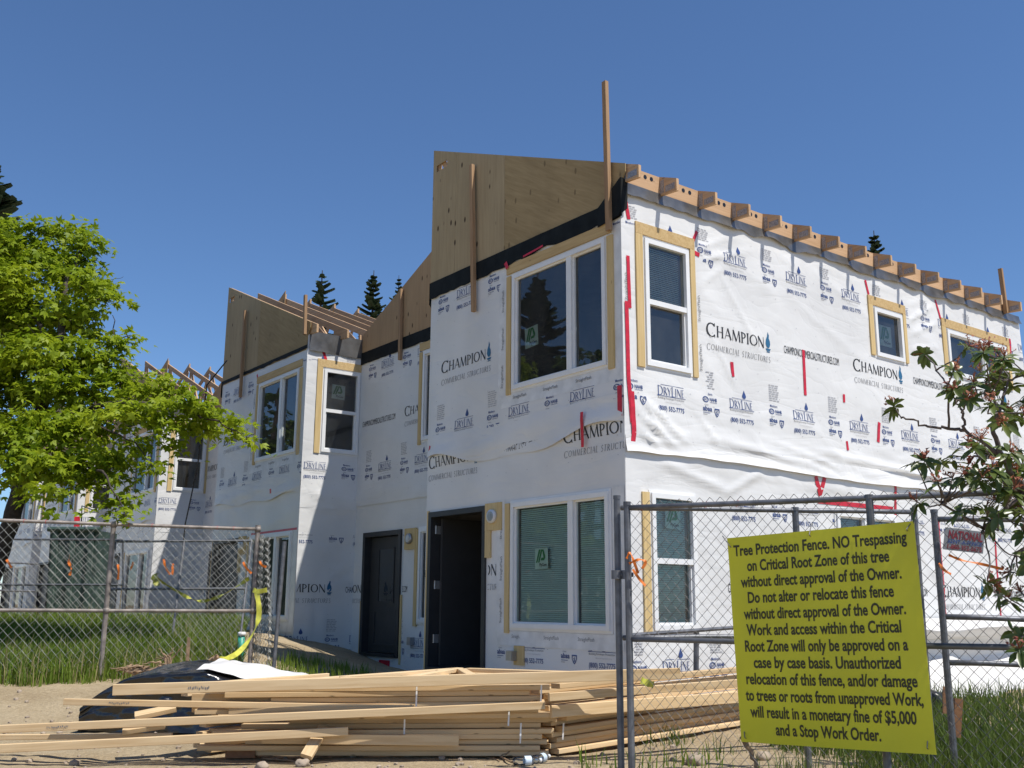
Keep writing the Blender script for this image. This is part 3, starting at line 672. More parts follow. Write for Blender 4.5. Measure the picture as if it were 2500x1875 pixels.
    mb = MB(); S.sheet(mb, -.006, SU, z_(1.63), z_(4.72), stp2, 0.0); S.printing(mb, 0, SU, (0.0 if k else .05, SU, z_(1.72), z_(4.5)), z_(3.15), ph)
    if k == 0:
        S.nop = [(1.0, 1.5, z_(-.4), z_(1.3)), (-1, .36, z_(-.3), z_(1.3))]; V, Fc, Wd = sans("StraightFlash")
        for uu, z0 in ((.07, 2.9), (.07, 3.5), (1.24, 2.85), (1.24, 3.45)): S.put(mb, [(-y*.13, x/Wd*.32) for x, y in V], Fc, uu, z_(z0), 1.0, 2, .3, off=.008)
    mb.build("upper_side_wall", WM, h, True)
    mb = MB(); S.sheet(mb, -.006, SU, z_(-1.05), z_(1.71), stp2, -0.004)
    if k == 0: S.printing(mb, 0, SU, (0.05, SU, z_(-1.0), z_(1.2)), z_(0.16), 0.47)
    if k == 1: S.printing(mb, 0, SU, (0.0, SU, z_(-1.0), z_(1.2)), z_(0.2), -.15)
    mb.build("lower_side_wall", WM, h, True)
    if k == 0:
        mb = MB(); V = []; n = 130; m = 6
        for i in range(n+1):
            u = SU*i/n; zb = z_(1.63)+.02*math.sin(u*1.1)+.012*noise.noise(Vector((u*3, 0, 0)))
            for j in range(m+1):
                t = j/m; z = z_(1.82)+(zb-z_(1.82))*t
                V.append(S.P(u, z, S.disp(u, z)+.006+.028*t*t*(1+.6*noise.noise(Vector((u*1.3, t*2, 3))))))
        mb.add(V, [(i*(m+1)+j, (i+1)*(m+1)+j, (i+1)*(m+1)+j+1, i*(m+1)+j+1) for i in range(n) for j in range(m)]); mb.build("lapped_wrap_edge", M['wrap_loose'], h, True)
    window(S, h, *w1, ('hung',), [('l', .11, .03, .03), ('r', .08, .03, .03), ('t', .14, .14, .11)], {1: 1.0} if k == 0 else None, (.52, z_(3.62), .26, -.03) if k == 1 else None)
    if k == 0:
        window(S, h, *w2, ('hung',), [('l', .11, .05, .0)], {0: 1.0, 1: 1.0}, (.60, z_(0.84), .24, -.04), 'glass_g')
        window(S, h, *ops[2], ('fixed',), [('l', .10, .0, .03), ('r', .07, .0, .03), ('t', .13, .13, .10)], None, (4.98, z_(3.62), .30, 0))
        window(S, h, *ops[3], ('slider', 7.78), [('l', .11, .0, .03), ('r', .08, .0, .03), ('t', .13, .14, .11)])
        window(S, h, *ops[4], ('slider', 4.3), [], {0: 1.0, 1: 1.0})
        strip(S, h, [(.05, z_(4.62)), (.11, z_(4.30))], 0.053); strip(S, h, [(1.24, z_(4.42)), (1.15, z_(4.26))], 0.045); strip(S, h, [(1.16, z_(4.14)), (1.26, z_(4.12))], 0.053)
        strip(S, h, [(1.77, z_(2.88)), (1.78, z_(2.70))], 0.056); strip(S, h, [(3.17, z_(3.25)), (3.16, z_(2.65))], 0.053)
        strip(S, h, [(4.67, z_(4.50)), (4.73, z_(4.30))], 0.045); strip(S, h, [(5.50, z_(4.29)), (5.44, z_(4.16))], 0.045); strip(S, h, [(6.46, z_(4.55)), (6.56, z_(4.27))], 0.045)
        strip(S, h, [(3.98, z_(2.77)), (3.98, z_(2.66))], 0.045); strip(S, h, [(4.76, z_(2.48)), (4.70, z_(2.20))], 0.060); strip(S, h, [(3.98, z_(2.14)), (3.99, z_(2.02))], 0.045); strip(S, h, [(8.62, z_(4.30)), (8.60, z_(4.05))], 0.045)
        strip(S, h, [(3.30, z_(1.31)), (4.95, z_(1.31))], 0.060); strip(S, h, [(3.27, z_(1.62)), (3.36, z_(1.38))], 0.068); strip(S, h, [(3.45, z_(1.62)), (3.36, z_(1.4))], 0.068)
        strip(S, h, [(5.02, z_(1.65)), (5.0, z_(1.2))], 0.053); strip(S, h, [(4.2, z_(1.24)), (5.0, z_(1.2))], 0.045)
        strip(S, h, [(6.05, z_(1.25)), (6.02, z_(-.25))], 0.038); strip(S, h, [(7.55, z_(1.25)), (7.52, z_(-.15))], 0.038)
        # the long strip down the corner
        strip(S, h, [(.085, z_(3.86)), (.10, z_(3.25))], 0.049, 0, .008); strip(S, h, [(.05, z_(3.32)), (.06, z_(2.45)), (.10, z_(1.95))], 0.056, 0, .009); strip(S, h, [(.10, z_(2.30)), (.12, z_(1.85)), (.09, z_(1.66))], 0.064, 0, .012)
        strip(F, h, [(3.90, z_(2.36)), (3.90, z_(2.02))], 0.068, 0, .012); strip(F, h, [(3.34, z_(2.14)), (3.33, z_(1.74))], 0.049, 0, .05); strip(F, h, [(.08, z_(2.15)), (.03, z_(2.02))], 0.045, 0, .01)
        strip(F, h, [(1.83, z_(4.33)), (1.87, z_(4.24))], 0.060, 0, .035); strip(F, h, [(2.2, z_(4.31)), (2.6, z_(4.34))], 0.026, 0, .036)
    else:
        strip(S, h, [(.30, z_(4.45)), (.36, z_(4.30))], 0.053); strip(S, h, [(1.0, z_(4.28)), (1.1, z_(4.26))], 0.038)
        if k == 1: strip(S, h, [(.1, z_(-.98)), (1.2, z_(-.98))], .16); strip(F, h, [(3.9, z_(-.99)), (3.9, z_(-.62))], .1); strip(F, h, [(1.95, z_(1.27)), (3.9, z_(1.27))], 0.038); strip(F, h, [(2.75, z_(2.05)), (2.75, z_(1.93))], 0.068); strip(F, h, [(1.8, z_(4.36)), (1.84, z_(4.22))], 0.053)
        if k == 3: strip(S, h, [(.02, z_(2.45)), (.04, z_(2.1))], .16); strip(S, h, [(.02, z_(1.95)), (.03, z_(1.65))], .13)
    # ---------------- wall set back
    wu = Yn-YF; rd = (.35, 1.62, z_(-.84), z_(1.22)) if wu > 4 else (.3, 1.3, z_(-.84), z_(1.22))
    if k == 1: rd = (.55, 2.15, z_(-1.0), z_(1.20))
    r_up = (2.18, 3.85, z_(2.63), z_(4.13)); r_lo = (2.18, 3.85, z_(-.27), z_(1.20))
    if k == 1: r_lo = (2.6, 3.9, z_(-.27), z_(1.2))
    if wu < 4: r_up = (1.4, 1.9, z_(2.63), z_(4.13)); r_lo = None
    Rw = Wall((XR, Yn, 0), (0,-1,0), (-1,0,0), [q for q in (rd, r_up, r_lo) if q], 0.010, 3+k*4, [(z_(1.75), 0.5, 1.0)])
    mb = MB(); Rw.sheet(mb, 0, wu, z_(1.70), z_(4.46), stp*1.3, 0.0); Rw.sheet(mb, 0, wu, z_(-1.02), z_(1.78), stp*1.3, -.012)
    if near: Rw.printing(mb, 0, wu, (0.0, wu, z_(1.78), z_(4.4)), z_(3.12), 0.08+(1.9 if k == 0 else 0)); Rw.printing(mb, 0, wu, (0.0, wu, z_(-1.0), z_(1.18)), z_(0.2), -.4)
    mb.build("recessed_wall", WM, h, True)
    window(Rw, h, *r_up, ('slider', r_up[0]+(r_up[1]-r_up[0])*.35), [('l', .09, .06, .0), ('t', .13, .12, .1)])
    if r_lo: window(Rw, h, *r_lo, ('slider', r_lo[0]+.6), [('l', .09, .06, 0)], None)
    u0, u1, a, b = rd; mb = MB()
    def jr(p, q, c, d, n0, n1): mb.hexa([Rw.P(p,c,n0), Rw.P(q,c,n0), Rw.P(q,c,n1), Rw.P(p,c,n1), Rw.P(p,d,n0), Rw.P(q,d,n0), Rw.P(q,d,n1), Rw.P(p,d,n1)])
    jr(u0, u0+.08, a, b, -.16, .03); jr(u1-.08, u1, a, b, -.16, .03); jr(u0+.08, u1-.08, b-.08, b, -.16, .03); jr(u0+.08, u1-.08, a, a+.05, -.16, .05)
    if k == 1: jr(u0+.62, u0+.70, a+.05, b-.08, -.1, .02)
    mb.build("door_frame", M['doorf'], h)
    mb = MB(); jr(u0+.09, u1-.09, a+.06, b-.09, -.14, -.095)
    for p, q, c, d in ((u0+.4, u1-.4, a+.9, b-.3), (u0+.3, u1-.3, a+.2, a+.72)):
        jr(p-.03, p, c-.03, d+.03, -.094, -.08); jr(q, q+.03, c-.03, d+.03, -.094, -.08); jr(p, q, d, d+.03, -.094, -.08); jr(p, q, c-.03, c, -.094, -.08)
    dl = mb.build("door", M['doorm'], h)
    mb = MB(); mb.add([Rw.P(u0+.4, a+.9, -.09), Rw.P(u1-.4, a+.9, -.09), Rw.P(u1-.4, b-.3, -.09), Rw.P(u0+.4, b-.3, -.09)], [(0,1,2,3)]); mb.build("door_glass", M['glass'], dl)
    if near:
        lamp_block(Rw, h, rd[1]+.3, z_(1.05), False)
        mb = MB(); jr(u0-.04, u0-.003, a-.1, a+.9, -.005, .02); mb.build("door_trim", M['trim'], h); mb = MB(); jr(u1+.02, u1+.06, a-.1, a+1.0, -.005, .02); mb.build("door_trim", M['trim'], h)
        strip(Rw, h, [(.4, z_(-.96)), (.7, z_(-.96))], .14); strip(Rw, h, [(1.0, z_(-.95)), (1.35, z_(-.95))], .12)
        mb = MB(); jr(2.0, 2.1, z_(-.62), z_(-.5), .01, .09); mb.build("outlet_box", M['steel'], h)
    # ---------------- gable panels of the front bay
    sl = .41; e0 = z_(4.96)
    zt = lambda y: e0+sl*y                       # y from the eave corner
    zb = z_(4.44)
    xp = X0-.014
    def panel(ya, yb, mat, hole=None, za=None, tail=False):
        mb = MB(); off = (.012, 0, 0)
        if hole:
            hy0, hy1, hz0, hz1 = hole
            for poly in ([(ya,zb),(yb,zb),(yb,hz0),(ya,hz0)], [(ya,hz0),(hy0,hz0),(hy0,hz1),(ya,hz1)], [(hy1,hz0),(yb,hz0),(yb,hz1),(hy1,hz1)], [(ya,hz1),(yb,hz1),(yb,zt(yb)),(ya,zt(ya))]):
                mb.prism([(xp, Y0+y, z) for y, z in poly], off)
        elif tail: mb.prism([(xp, Y0+y, z) for y, z in [(ya, z_(4.82)), (ya+.10, z_(4.68)), (ya+.14, zb), (yb, zb), (yb, zt(yb)), (ya, zt(ya))]], off)
        else: mb.prism([(xp, Y0+y, z) for y, z in [(ya,zb),(yb,zb),(yb,zt(yb)),(ya,zt(ya))]], off)
        return mb.build("plywood_panel", mat, h)
    panel(3.36, 3.965, M['ply_v'], (3.60, 3.88, z_(6.21), z_(6.31)))
    panel(2.20, 3.356, M['ply_v']); panel(-.10, 2.196, M['ply_d'], None, None, True)
    # set-back gable panel above the recessed wall
    sr = -.43; z0r = z_(6.70); zr = lambda y: z0r+sr*(y-4.0)
    ym = wu+3.95; mb = MB(); cuts = [3.90, 5.1, 6.3, ym] if wu > 3 else [3.9, ym]
    for ya, yb in zip(cuts[:-1], cuts[1:]):
        if zr(ya) < zb+.05: continue
        mb = MB(); mb.prism([(XR-.014, Y0+y, z) for y, z in [(ya+.002, zb), (yb-.002, zb), (yb-.002, max(zb+.02, zr(yb))), (ya+.002, zr(ya))]], (.012, 0, 0)); mb.build("plywood_panel", M['ply_r'], h)
    # ---------------- black flashing bands
    def band(Wl, ua, ub, za, zbm, amp, nm, off=.012, mat='flash', curl=0.0):
        mb = MB(); V = []; n = int((ub-ua)/.09)+1; m = 4
        for i in range(n+1):
            u = ua+(ub-ua)*i/n; low = zbm+amp*noise.noise(Vector((u*2.1, k*3.0+ua, 1)))+amp*.5*noise.noise(Vector((u*6, 2, k)))
            for j in range(m+1):
                t = j/m; z = za+(low-za)*t; V.append(Wl.P(u, z, .028+off+curl*t*t*(1+1.4*noise.noise(Vector((u*2.5, 7, k))))+.006*noise.noise(Vector((u*3, z*3, 5)))))
        mb.add(V, [(i*(m+1)+j, (i+1)*(m+1)+j, (i+1)*(m+1)+j+1, i*(m+1)+j+1) for i in range(n) for j in range(m)]); return mb.build(nm, M[mat], h, True)
    if k == 0: band(F, -.02, 4.0, z_(4.52), z_(4.285), .075, "black_flashing", .0)
    else: band(F, -.02, 3.98, z_(4.52), z_(4.45), .03, "black_flashing", .0)
    band(Rw, .02, wu-.02, z_(4.52), z_(4.30), .03, "black_flashing", .0)
    mb = MB(); b0 = [F.P(-.02, z_(4.52), .03), F.P(-.02, z_(4.20), .03)]   # loose end folded round the edge
    tip = [Vector((X0+.30, YF+.22, z_(4.05))), Vector((X0+.26, YF+.05, z_(4.45)))]
    mb.add([b0[0], b0[1], tip[0], tip[1]], [(0,1,2,3)]); mb.add([b0[0], tip[1], Vector((X0+.2, YF+.03, z_(4.62)))], [(0,1,2)]); mb.build("black_flashing", M['flash'], h)
    # film under the truss tails
    if k == 0:
        band(S, .06, SU, z_(4.74), z_(4.60), .07, "eave_film", -.01, 'film', .03)
        mb = MB(); mb.prism([S.P(-.045, z, .05) for z in ()] or [Vector((X0-.05, Y0-.05, z_(4.76))), Vector((X0-.05, Y0+.34, z_(4.50))), Vector((X0-.05, Y0+.34, z_(4.27))), Vector((X0-.05, Y0-.02, z_(4.31))), Vector((X0-.05, Y0-.06, z_(4.40)))], (.008, 0, 0)); mb.prism([Vector((X0-.045, Y0-.06, z_(4.76))), Vector((X0+.06, Y0-.06, z_(4.74))), Vector((X0+.05, Y0-.055, z_(4.40))), Vector((X0-.045, Y0-.055, z_(4.32)))], (0, .008, 0)); mb.build("black_flashing", M['flash'], h)
    else: band(S, .02, SU, z_(4.78), z_(4.42), .03, "eave_film", -.005, 'film', .02)
    # ---------------- trusses
    nx = 15 if k == 0 else (12 if k < 3 else 6)
    def truss(x, first=None):
        mb = MB(); yr = 3.93 if x < X0+1.2 else 4.0
        def mem(poly): mb.prism([(x, Y0+y, z) for y, z in poly], (.038, 0, 0))
        d = .13
        mem([(0.0, zt(0)), (yr, zt(yr)), (yr, zt(yr)-d), (0.0, zt(0)-d)])
        mem([(-.28, z_(4.85)), (0, zt(0)-.0), (0, z_(4.72)), (-.28, z_(4.70))])
        mb.prism([(x+.0005, Y0+y, z) for y, z in [(0.001, z_(4.725)), (.001, zt(0)-d), (.26, zt(.26)-d), (.26, z_(4.725))]], (.037, 0, 0))
        yE = 3.93 if x < X0+1.2 else ym-.05
        mem([(.26, z_(4.80)), (yE, z_(4.80)), (yE, z_(4.725)), (.26, z_(4.725))])
        if k == 0: mb.box(x-.0025, x-.0005, Y0-.25, Y0-.10, z_(4.735), z_(4.81), 1); mb.box(x-.0025, x-.0005, Y0-.08, Y0-.02, z_(4.74), z_(4.90), 1)
        def web(ya, za, yb, zb2):
            a = Vector((x+.019, Y0+ya, za)); b = Vector((x+.019, Y0+yb, zb2)); mb.bar(a, b, .036, .075, (0, 1, 0) if abs(yb-ya) < .05 else (0, 0, 1))
        for ya in (1.3, 2.6, 3.88): web(ya, z_(4.80), ya, zt(ya)-d)
        web(.5, z_(4.81), 1.25, zt(1.25)-d); web(1.4, z_(4.81), 2.5, zt(2.5)-d); web(2.7, z_(4.81), 3.8, zt(3.8)-d)
        if x >= X0+1.2:
            mem([(4.0, zr(4.0)), (ym-.05, zr(ym-.05)), (ym-.05, zr(ym-.05)-d), (4.0, zr(4.0)-d)])
            for ya in (5.3, 6.6): 
                if ya < ym-.4: web(ya, z_(4.80), ya, zr(ya)-d)
            if ym > 7: web(4.1, zr(4.1)-d-.05, 5.2, z_(4.82)); web(5.4, zr(5.4)-d, 6.5, z_(4.82))
        return mb.build("roof_truss", [M['truss'], M['plate']], h)
    for i in range(nx):
        x = X0+.02+i*.605 if i < 2 else X0+1.285+(i-2)*.605
        t = truss(x)
        if i < nx-1 and (k == 0 or i > 1):
            bx = MB(); xa, xb = x+.040, (x+.603 if i != 1 else X0+1.283)
            if k == 0:
                bx.box(xa, xb, Y0-.012, Y0+.026, z_(4.735), zt(0)-.01)
                bl = bx.build("vent_block", M['block'], h)
                for uu in (.58, .76):
                    hb = MB()
                    V = arc(xa+uu*(xb-xa)+.0, zt(0)-.07, .027, .027, 0, 360, 12)[:-1]; hb.add([(a, Y0-.0145, b) for a, b in V], [tuple(range(12))])
                    hb.build("vent_hole", M['black'], bl)
    # ---------------- temporary braces left nailed on
    def brace(pa, pb, w=.062, dpt=.05, up=(1, 0, 0)):
        mb = MB(); mb.bar(pa, pb, w, dpt, up); mb.build("brace_board", M['brace'], h)
    if k == 0:
        brace((X0-.075, Y0+.12, z_(4.16)), (X0-.075, Y0+.15, z_(6.02))); brace((X0-.075, Y0+2.78, z_(3.82)), (X0-.075, Y0+2.88, z_(5.95)))
        brace((X0+8.5, Y0-.06, z_(4.7)), (X0+8.45, Y0-.06, z_(5.45)))
    else:
        brace((X0-.075, Y0-.0, z_(4.70)), (X0-.075, Y0+.04, z_(5.44))); brace((X0-.07, Y0+2.80, z_(4.0)), (X0-.07, Y0+2.84, z_(5.80)))
    if k < 2: brace((XR-.06, Yn-1.48, z_(4.12)), (XR-.06, Yn-1.44, z_(5.40)))
    # ---------------- bare inside and slab
    mb = MB(); e = .16
    mb.box(X0+e, X0+D, Y0+e, YF-.1, z_(4.60), z_(4.715)); mb.box(XR+e, X0+D, YF-.098, Yn+.05, z_(4.60), z_(4.715))
    mb.box(X0+e, X0+D, Y0+e, YF-.1, z_(1.35), z_(1.75)); mb.box(XR+e, X0+D, YF-.098, Yn+.05, z_(1.35), z_(1.75))
    mb.box(X0+.02, X0+D, Y0+.02, YF-.02, -.2, z_(-.86)); mb.box(XR+.02, X0+D, YF-.018, Yn, -.2, z_(-.86))
    for zz0, zz1 in ((z_(-.858), z_(1.348)), (z_(1.752), z_(4.598))):
        mb.box(X0+3.4, X0+3.5, Y0+e, Yn, zz0, zz1)                     # cross wall
        mb.box(XR+.16, X0+3.39, YF-.05, YF+.05, zz0, zz1)
        mb.box(X0+e, X0+1.5, YF-.18, YF-.08, zz0, zz1)
    mb.box(X0+D-.1, X0+D, Y0+.02, Yn, z_(-.85), z_(4.59)); mb.box(X0+1.3, X0+D-.12, Yn-.1, Yn, z_(-.85), z_(4.59))
    if k == 0: mb.box(X0+3.6, X0+3.7, Y0+.2, Y0+2, z_(-.85), z_(1.34)); mb.box(X0+6.1, X0+6.2, Y0+.2, Y0+4, z_(-.85), z_(4.55))
    mb.build("interior", M['inside'], h)
    mb = MB(); mb.box(X0-.015, X0+1.25, Y0-.0, YF, -.3, z_(-1.02)); mb.box(X0+.0, X0+D, Y0-.012, Y0+.2, -.3, z_(-1.05)); mb.box(XR-.01, XR+.2, YF, Yn, -.3, z_(-1.02)); mb.build("footing", M['conc'], h)
    # left flank of the bay
    mb = MB(); mb.box(X0+.0, XR, YF-.03, YF-.003, z_(-1.02), z_(4.62)); mb.build("bay_flank", M['wrap'], h)
    return h

house(0, 0.0, 0.0, 8.3, "nearest white-wrapped townhouse at the street corner with the tall brace above its plywood gable", True)
house(1, .17, 8.3, 16.2, "white-wrapped townhouse with bare trusses behind its plywood gable, second from the street corner", True)
house(2, .27, 16.2, 23.4, "white-wrapped townhouse half hidden behind the tip of the maple's longest branch", False)
house(3, .30, 23.4, 28.6, "white-wrapped townhouse behind the maple with bright red tape on its corner", False)
house(4, .30, 28.6, 36.0, "farthest white-wrapped townhouse at the left edge behind the maple trunk", False)

# ------------------------------------------------------------------ ground
def gz(x, y):
    d = Vector((x, y, 0))-Vector((CAM.x, CAM.y, 0)); cx, cy = d.dot(RGT), d.dot(FWD)
    sm = lambda a, b, t: (lambda q: q*q*(3-2*q))(min(1, max(0, (t-a)/(b-a))))
    z = .02*sm(3, 8, cy)+.10*sm(9, 14, cy)
    z += .42*sm(12.3, 17.5, cy)*sm(-1.6, -4.5, cx)*(1-sm(17.5, 21, cy))           # grassy bank on the left
    z += .17*sm(9.6, 12.2, cy)*sm(-1.2, -3.4, cx)
    z += .28*math.exp(-((cx-1.9)**2/1.2+(cy-4.9)**2/.5))*0
    far = sm(60, 30, cy) if cy > 30 else 1
    z += (.035*noise.noise(Vector((x*.55, y*.55, 0)))+.02*noise.noise(Vector((x*1.9, y*1.9, 4)))+.014*noise.noise(Vector((x*4.5, y*4.5, 9)))+.012*abs(noise.noise(Vector((x*2.2+y, y*3.1, 3)))))*(1 if abs(cx) < 40 else .2)
    return z-.02
def build_ground():
    n = 340; t = np.linspace(-1, 1, n); f = np.sinh(t*5.9)/np.sinh(5.9)
    c = CAM+FWD*8.5; xs = c.x+f*420+0*t; ys = c.y+f*420
    V = [(x, y, gz(x, y)) for y in ys for x in xs]
    F = [(j*n+i, j*n+i+1, (j+1)*n+i+1, (j+1)*n+i) for j in range(n-1) for i in range(n-1)]
    tag(np_obj("ground", V, F, M['dirt'], None, True), kind="structure")
build_ground()
def cfg(cx, cy, dz=0.0):
    p = cf(cx, cy); p.z = gz(p.x, p.y)+dz; return p

# ------------------------------------------------------------------ fences
def chain_link(mb, q, L, H, p, dz, r, rng, sag=.006):
    """woven wire between q(s, z): zigzag wires hooked into each other"""
    n = int(L/p); m = int(H/dz)
    for k in range(n):
        pts = []
        for j in range(m+1):
            o = ((j+k) % 2)
            s = (k+o)*p; z = j*dz
            w = sag*noise.noise(Vector((s*1.1, z*1.3, rng)))
            P = q(min(L, s+w*3), z+w*2); pts.append(P+FWD*(r*.9*(1 if (j % 2) else -1)+sag*1.5*noise.noise(Vector((s*.7, z*.7, rng+9)))))
        mb.tube(pts, r, 3, 0, False)
def rail_ties(mb, q, L, H, r, step, rnd, mats=2):
    s = .1
    while s < L:
        c = q(s, H); ring = [c+Vector((0, 0, 1))*math.cos(t)*r+FWD*math.sin(t)*r+RGT*(.004*t) for t in np.linspace(0, 6.6, 9)]
        mb.tube(ring+[ring[-1]-Vector((0, 0, .045))], .0022, 3, 1 if rnd.random() < .3 else 0, False); s += step*rnd.uniform(.6, 1.5)
def fence(label, P0, P1, H, posts, rails, mesh=None, pr=.024, rr=.018, matp='galv', matw='wire', z0=.02, name="chain_link_fence", topbow=0.0, ties=True, seed=1, group="chain link fence panels"):
    P0, P1 = Vector(P0), Vector(P1); L = (P1-P0).length; d = (P1-P0)/L
    f = empty(name, P0, label, "fence", group); rnd = random.Random(seed)
    q = lambda s, z: P0+d*s+Vector((0, 0, z+topbow*max(0, s-1.5)**2*z/H))
    for s, za, zb in posts:
        mb = MB(); mb.tube([q(s, za), q(s, zb)], pr, 10); mb.tube([q(s, zb-.004), q(s, zb+.022)], pr*1.12, 10); mb.build("post", M[matp], f, False)
    for (sa, za, sb, zb) in rails:
        mb = MB(); n = 8; mb.tube([q(sa+(sb-sa)*i/n, za+(zb-za)*i/n+.006*noise.noise(Vector((i*.7, seed, 2)))) for i in range(n+1)], rr, 8)
        for s, a, b in posts:
            if matp == 'rusty' and sa-.05 <= s <= sb+.05: zz = za+(zb-za)*(s-sa)/(sb-sa); mb.tube([q(s, zz-.03), q(s, zz+.03)], pr*1.3, 10)
        mb.build("rail", M[matp], f, True)
    if mesh:
        p, dz, r, za = mesh; mb = MB(); chain_link(mb, lambda s, z: q(s, z+za), L, H-za+.035, p, dz, r, seed); mb.build("wire_mesh", M[matw], f)
        if ties:
            mb = MB(); rail_ties(mb, q, L, rails[0][1], rr+.005, .16, rnd); mb.build("tie_wires", [M['wire'], M['red']], f)["kind"] = "stuff"
    return f, q

A0, A1 = cf(.807, 7.2), cf(2.27, 6.45); dA = (A1-A0); A2 = A0+dA*2.35
f1, q1 = fence("chain link fence panel carrying the big yellow sign", A0, A2, 1.85, [(.012, 0, 1.85), (1.645, 0, 1.83)], [(0, 1.83, 3.86, 1.83), (0, .93, 3.86, .925), (.1, .045, 3.8, .03)], (.0355, .039, .0023, .04), seed=3)
B0, B1 = cf(.754, 7.26), cf(3.06, 7.72)
f2, q2 = fence("chain link fence panel just behind the yellow sign, sharing its left post position", B0, B1, 1.86, [(.0, 0, 1.90), (1.37, .0, 1.85), (2.34, 0, 1.87)], [(.03, 1.835, 2.34, 1.86), (.03, .935, 2.34, .96)], None, seed=5, ties=False)
C0, C1 = cf(3.12, 7.52), cf(5.3, 7.30)
f3, q3 = fence("chain link fence panel hung with the small red and grey sign", C0, C1, 1.84, [(.0, 0, 1.84), (2.18, 0, 1.84)], [(0, 1.79, 2.18, 1.79), (0, 1.09, 2.18, 1.05), (0, .77, 2.18, .75)], None, seed=6, rr=.02)
mbw = MB()
# clamp between the two end posts
mb = MB(); c = at(1520, 1403, 7.22); mb.tube([c-RGT*.07, c+RGT*.075], .016, 8); mb.tube([c-RGT*.045-Vector((0,0,.03)), c-RGT*.045+Vector((0,0,.03))], .034, 10); mb.tube([c+RGT*.022-Vector((0,0,.03)), c+RGT*.022+Vector((0,0,.03))], .034, 10); mb.build("post_clamp", M['galv'], f1)
# low leaning rail and post behind the lumber
fe = empty("leaning_fence_frame", at(1700, 1640, 10.6), "low pipe frame leaning behind the right end of the lumber", "fence frame")
mb = MB(); mb.tube([at(1535, 1551, 10.2), at(1810, 1531, 10.9), at(2100, 1512, 11.5)], .02, 8); mb.build("rail", M['galv'], fe)
mb = MB(); mb.tube([at(1700, 1540, 10.65), at(1699, 1715, 10.65)], .028, 10); mb.build("post", M['galv'], fe)
# left fence
D0 = cf(-7.6, 11.42); D1 = at(613, 1638, 13.35); D1.z = 0
g0 = .19
Dv = D1-D0; LL = Vector((Dv.x, Dv.y, 0)).length; sM = (at(248, 1650, 12.35)-D0).dot(Dv)/LL
D0.z = g0; D1.z = g0
f4, q4 = fence("long chain link fence panel in front of the tall grass", D0, D1, 1.93, [(sM, -.1, 1.92), (LL-.02, -.1, 1.94), (sM-3.2, -.1, 1.9)], [(0, 1.91, LL, 1.91), (0, .87, LL, .87)], (.053, .058, .0034, .0), .03, .021, 'rusty', 'wire2', seed=8)
mb = MB(); rnd = random.Random(4)
for i in range(26):                                             # mesh bunched up past the end post
    s0 = rnd.uniform(0, 1); pts = []
    for j in range(42):
        t = j/41; w = .012+.26*(s0-.02)*(1-.25*t)+.035*math.sin(t*5)*s0
        pts.append(D1+RGT*(w+.012*(1 if j % 2 else -1))+FWD*(.05*math.sin(i*2.4)+.012*(1 if (j+i) % 2 else -1)-.12*s0)+Vector((0, 0, 1.83*t+.02-.06*s0)))
    mb.tube(pts, .0034, 3, 0, False)
mb.build("bunched_mesh", M['wire2'], f4)
mb = MB(); mb.tube([D1+RGT*.30-FWD*.1+Vector((0,0,0)), D1+RGT*.36-FWD*.1+Vector((0,0,1.75))], .026, 10); mb.build("post", M['galv'], f4)
# second panel leaning behind it and the far fence
def frame_fence(label, tl, tr, br, bl, mid, center=True, p=.065):
    f = empty("chain_link_fence", (bl+br)/2, label, "fence", "chain link fence panels")
    for a, b in ((tl, bl), (tr, br)) + ((((tl+tr)/2, (bl+br)/2),) if center else ()):
        mb = MB(); mb.tube([a, b], .018, 8); mb.build("post", M['galv'], f)
    for t in (0, mid):
        mb = MB(); mb.tube([tl.lerp(bl, t), tr.lerp(br, t)], .018, 8); mb.build("rail", M['galv'], f)
    mb = MB(); L = (tr-tl).length; H = (tl-bl).length
    chain_link(mb, lambda s, z: bl.lerp(br, s/L).lerp(tl.lerp(tr, s/L), z/H), L, H, p, p*1.08, .0028, 3.3); mb.build("wire_mesh", M['wire2'], f)
frame_fence("chain link fence panel leaning behind the mid post of the grass fence", at(282, 1322, 15.2), at(614, 1320, 15.6), at(583, 1590, 14.9), at(246, 1590, 14.6), .45)
frame_fence("distant chain link fence panel in front of the green dumpster", at(-120, 1316, 17.6), at(300, 1318, 17.6), at(300, 1540, 17.6), at(-120, 1540, 17.6), .5, False, .07)
frame_fence("farthest chain link fence panel beside the fourth house", at(-60, 1370, 19.2), at(95, 1377, 19.4), at(80, 1520, 19.4), at(-60, 1520, 19.2), .47, False, .08)

# ------------------------------------------------------------------ signs
TLs, TRs, BLs = at(1775, 1314, 6.74), at(2231, 1272, 6.08), at(1810, 1811, 6.80)
eu = (TRs-TLs); Ws = eu.length; eu = eu/Ws; ev = (BLs-TLs); ev = ev-eu*ev.dot(eu); Hs = (BLs-TLs).length; ev = ev.normalized(); en = ev.cross(eu).normalized()
if en.dot(FWD) > 0: en = -en
brv = at(2286, 1843, 6.05)
sg = empty("yellow_sign", (TLs+brv)/2, "large yellow tree protection notice tied to the fence", "sign")
def sp(u, v, n=0):   # gently bowed plastic board
    top = TLs.lerp(TRs, u); bot = BLs.lerp(brv, u); return top.lerp(bot, v)+en*(n+.018*math.sin(u*math.pi)*math.sin(v*math.pi*.9)+.007*noise.noise(Vector((u*3, v*3, 2)))+.004*noise.noise(Vector((u*8+v*4, v*3, 7))))
mb = MB(); nn = 32
V = [sp(i/nn, j/nn, 0) for j in range(nn+1) for i in range(nn+1)]; W2 = [sp(i/nn, j/nn, -.005) for j in range(nn+1) for i in range(nn+1)]
